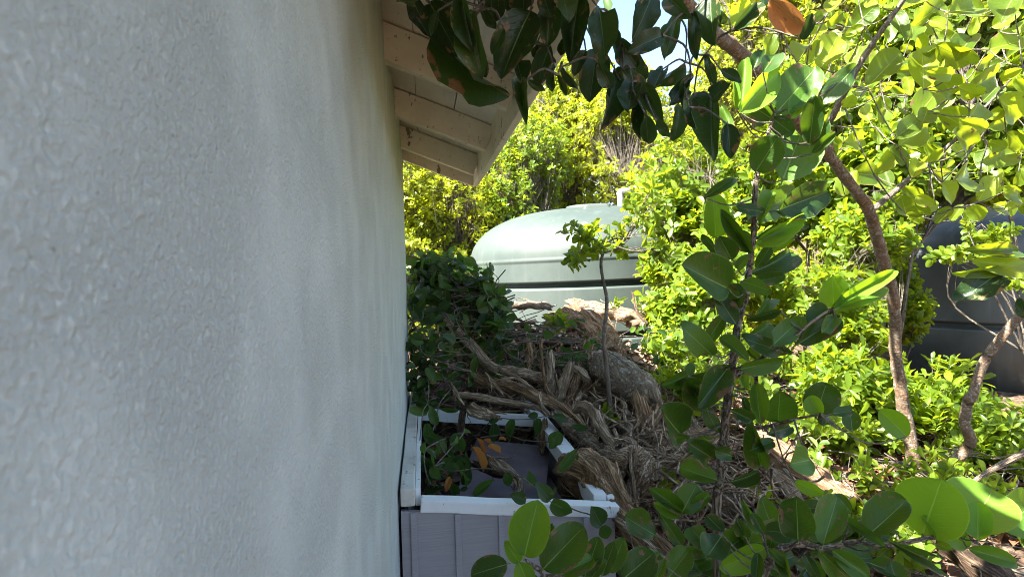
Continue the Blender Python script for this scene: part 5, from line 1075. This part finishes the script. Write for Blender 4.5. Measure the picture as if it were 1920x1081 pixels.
def top_left(q):
    px = q.uniform(768, 945); top = 474 + max(0, (px - 850)) * .62 + 10 * math.sin(px * .13) + 7 * math.sin(px * .41); py = top + abs(q.normal(0, 1)) * 74 + q.uniform(-8, 14)
    return P(px, min(py, 700), 3.15 - (py - 480) / 240 * .5 + q.uniform(0, .25))
heap('vine_thicket', 'dark leafy tangle of vines heaped against the wall end, left of the green tank', 300, top_left, .088, (.5, .8), 901, 16)
vt = [o for o in col.objects if o.name.startswith('vine_thicket')][0]
qq = np.random.default_rng(71); n = 650
tp = np.array([top_left(qq) for _ in range(n)]); dv = tp - CAM; tp = tp + dv / np.linalg.norm(dv, axis=1, keepdims=True) * qq.uniform(.06, .4, n)[:, None] - np.array([0, 0, .05])
v, f = leaf_inst(SMALL, SMALLF, tp, qq.normal(size=(n, 3)), qq.normal(size=(n, 3)) * .6 + np.array([0, -.4, .7]), qq.uniform(.05, .085, n), qq.uniform(.55, .8, n))
vo = part('foliage', mesh_np('foliage', v, [f], M['dark_mass_leaf'], True, {'tint': np.repeat(qq.uniform(0, 1, n), len(SMALL))}), vt); vo['kind'] = 'stuff'
n = 130; tp = np.array([top_left(qq) for _ in range(n)]); sg = np.linspace(-.5, .5, 6)
tp = tp + np.array([0, .1, -.12]); dd = qq.normal(size=(n, 3)); dd /= np.linalg.norm(dd, axis=1, keepdims=True)
v, q, lp = tube_batch(tp[:, None] + dd[:, None] * (sg[None, :, None] * qq.uniform(.1, .4, n)[:, None, None]) + qq.normal(0, .012, (n, 6, 3)), qq.uniform(.001, .004, n)[:, None] * np.ones((1, 6)), 5)
vo = part('dry_stems', mesh_np('dry_stems', v, [q], M['bark'], True, {'lp': lp}), vt); vo['kind'] = 'stuff'
def low_left(q):
    px = 770 + abs(q.normal(0, 55)); return P(min(px, 900), q.uniform(620, 765), 2.78 - q.uniform(0, .25))
heap('creeping_vine', 'vine leaves covering the rear of the box beneath the leafy tangle', 110, low_left, .064, (.6, .85), 902, 10)
def mid_heap(q):
    px = q.uniform(935, 1140); return P(px, q.uniform(605, 690) - (px - 1040) * .02, 2.98 - q.uniform(0, .2))
heap('creeping_vine', 'bright heart-leaved vine draped over the upright stubs in the middle of the pile', 62, mid_heap, .056, (.65, .95), 903, 8)
def sh_heap(q):
    px = q.uniform(1180, 1300); return P(px, q.uniform(600, 700), 3.2 - q.uniform(0, .3))
heap('creeping_vine', 'dark vine patch on the sunlit litter right of the thin young tree', 45, sh_heap, .055, (.5, .8), 904, 5)

def in_box(q):
    return P(q.uniform(792, 872), q.uniform(805, 915), q.uniform(1.85, 2.25))
heap('creeping_vine', 'shaded vine leaves crowding the wall side of the open box', 28, in_box, .058, (.6, .85), 905, 2)

# dry leaves lying in the box
DRY = [((790,420),(900,670),.3,2.06,'long curled orange leaf standing in the box'),((830,330),(910,500),.25,2.12,'narrow curled orange leaf behind the long orange leaf in the box'),((940,420),(1080,490),.5,2.14,'broad orange leaf lying flat on the mauve board'),((1060,340),(1130,350),.5,2.2,'small round orange leaf under the white cross rail'),((900,350),(980,400),.4,2.16,'small orange leaf between the broad orange leaf and the narrow curled one'),((560,720),(520,870),.45,1.9,'brown dry leaf among the vine leaves in the box front corner')]
for b, t, ra, D, lab in DRY:
    B_ = PZ(Z8, *b, D); T_ = PZ(Z8, *t, D - .02); y = T_ - B_; L = np.linalg.norm(y)
    o = leaf_obj('orange', B_, y, (CAM - B_) / np.linalg.norm(CAM - B_) * .6 + np.array([.2, 0, .7]), L, ra, None, 'dry_leaf')
    tag(o, lab, 'leaf', 'dry leaves in the box')
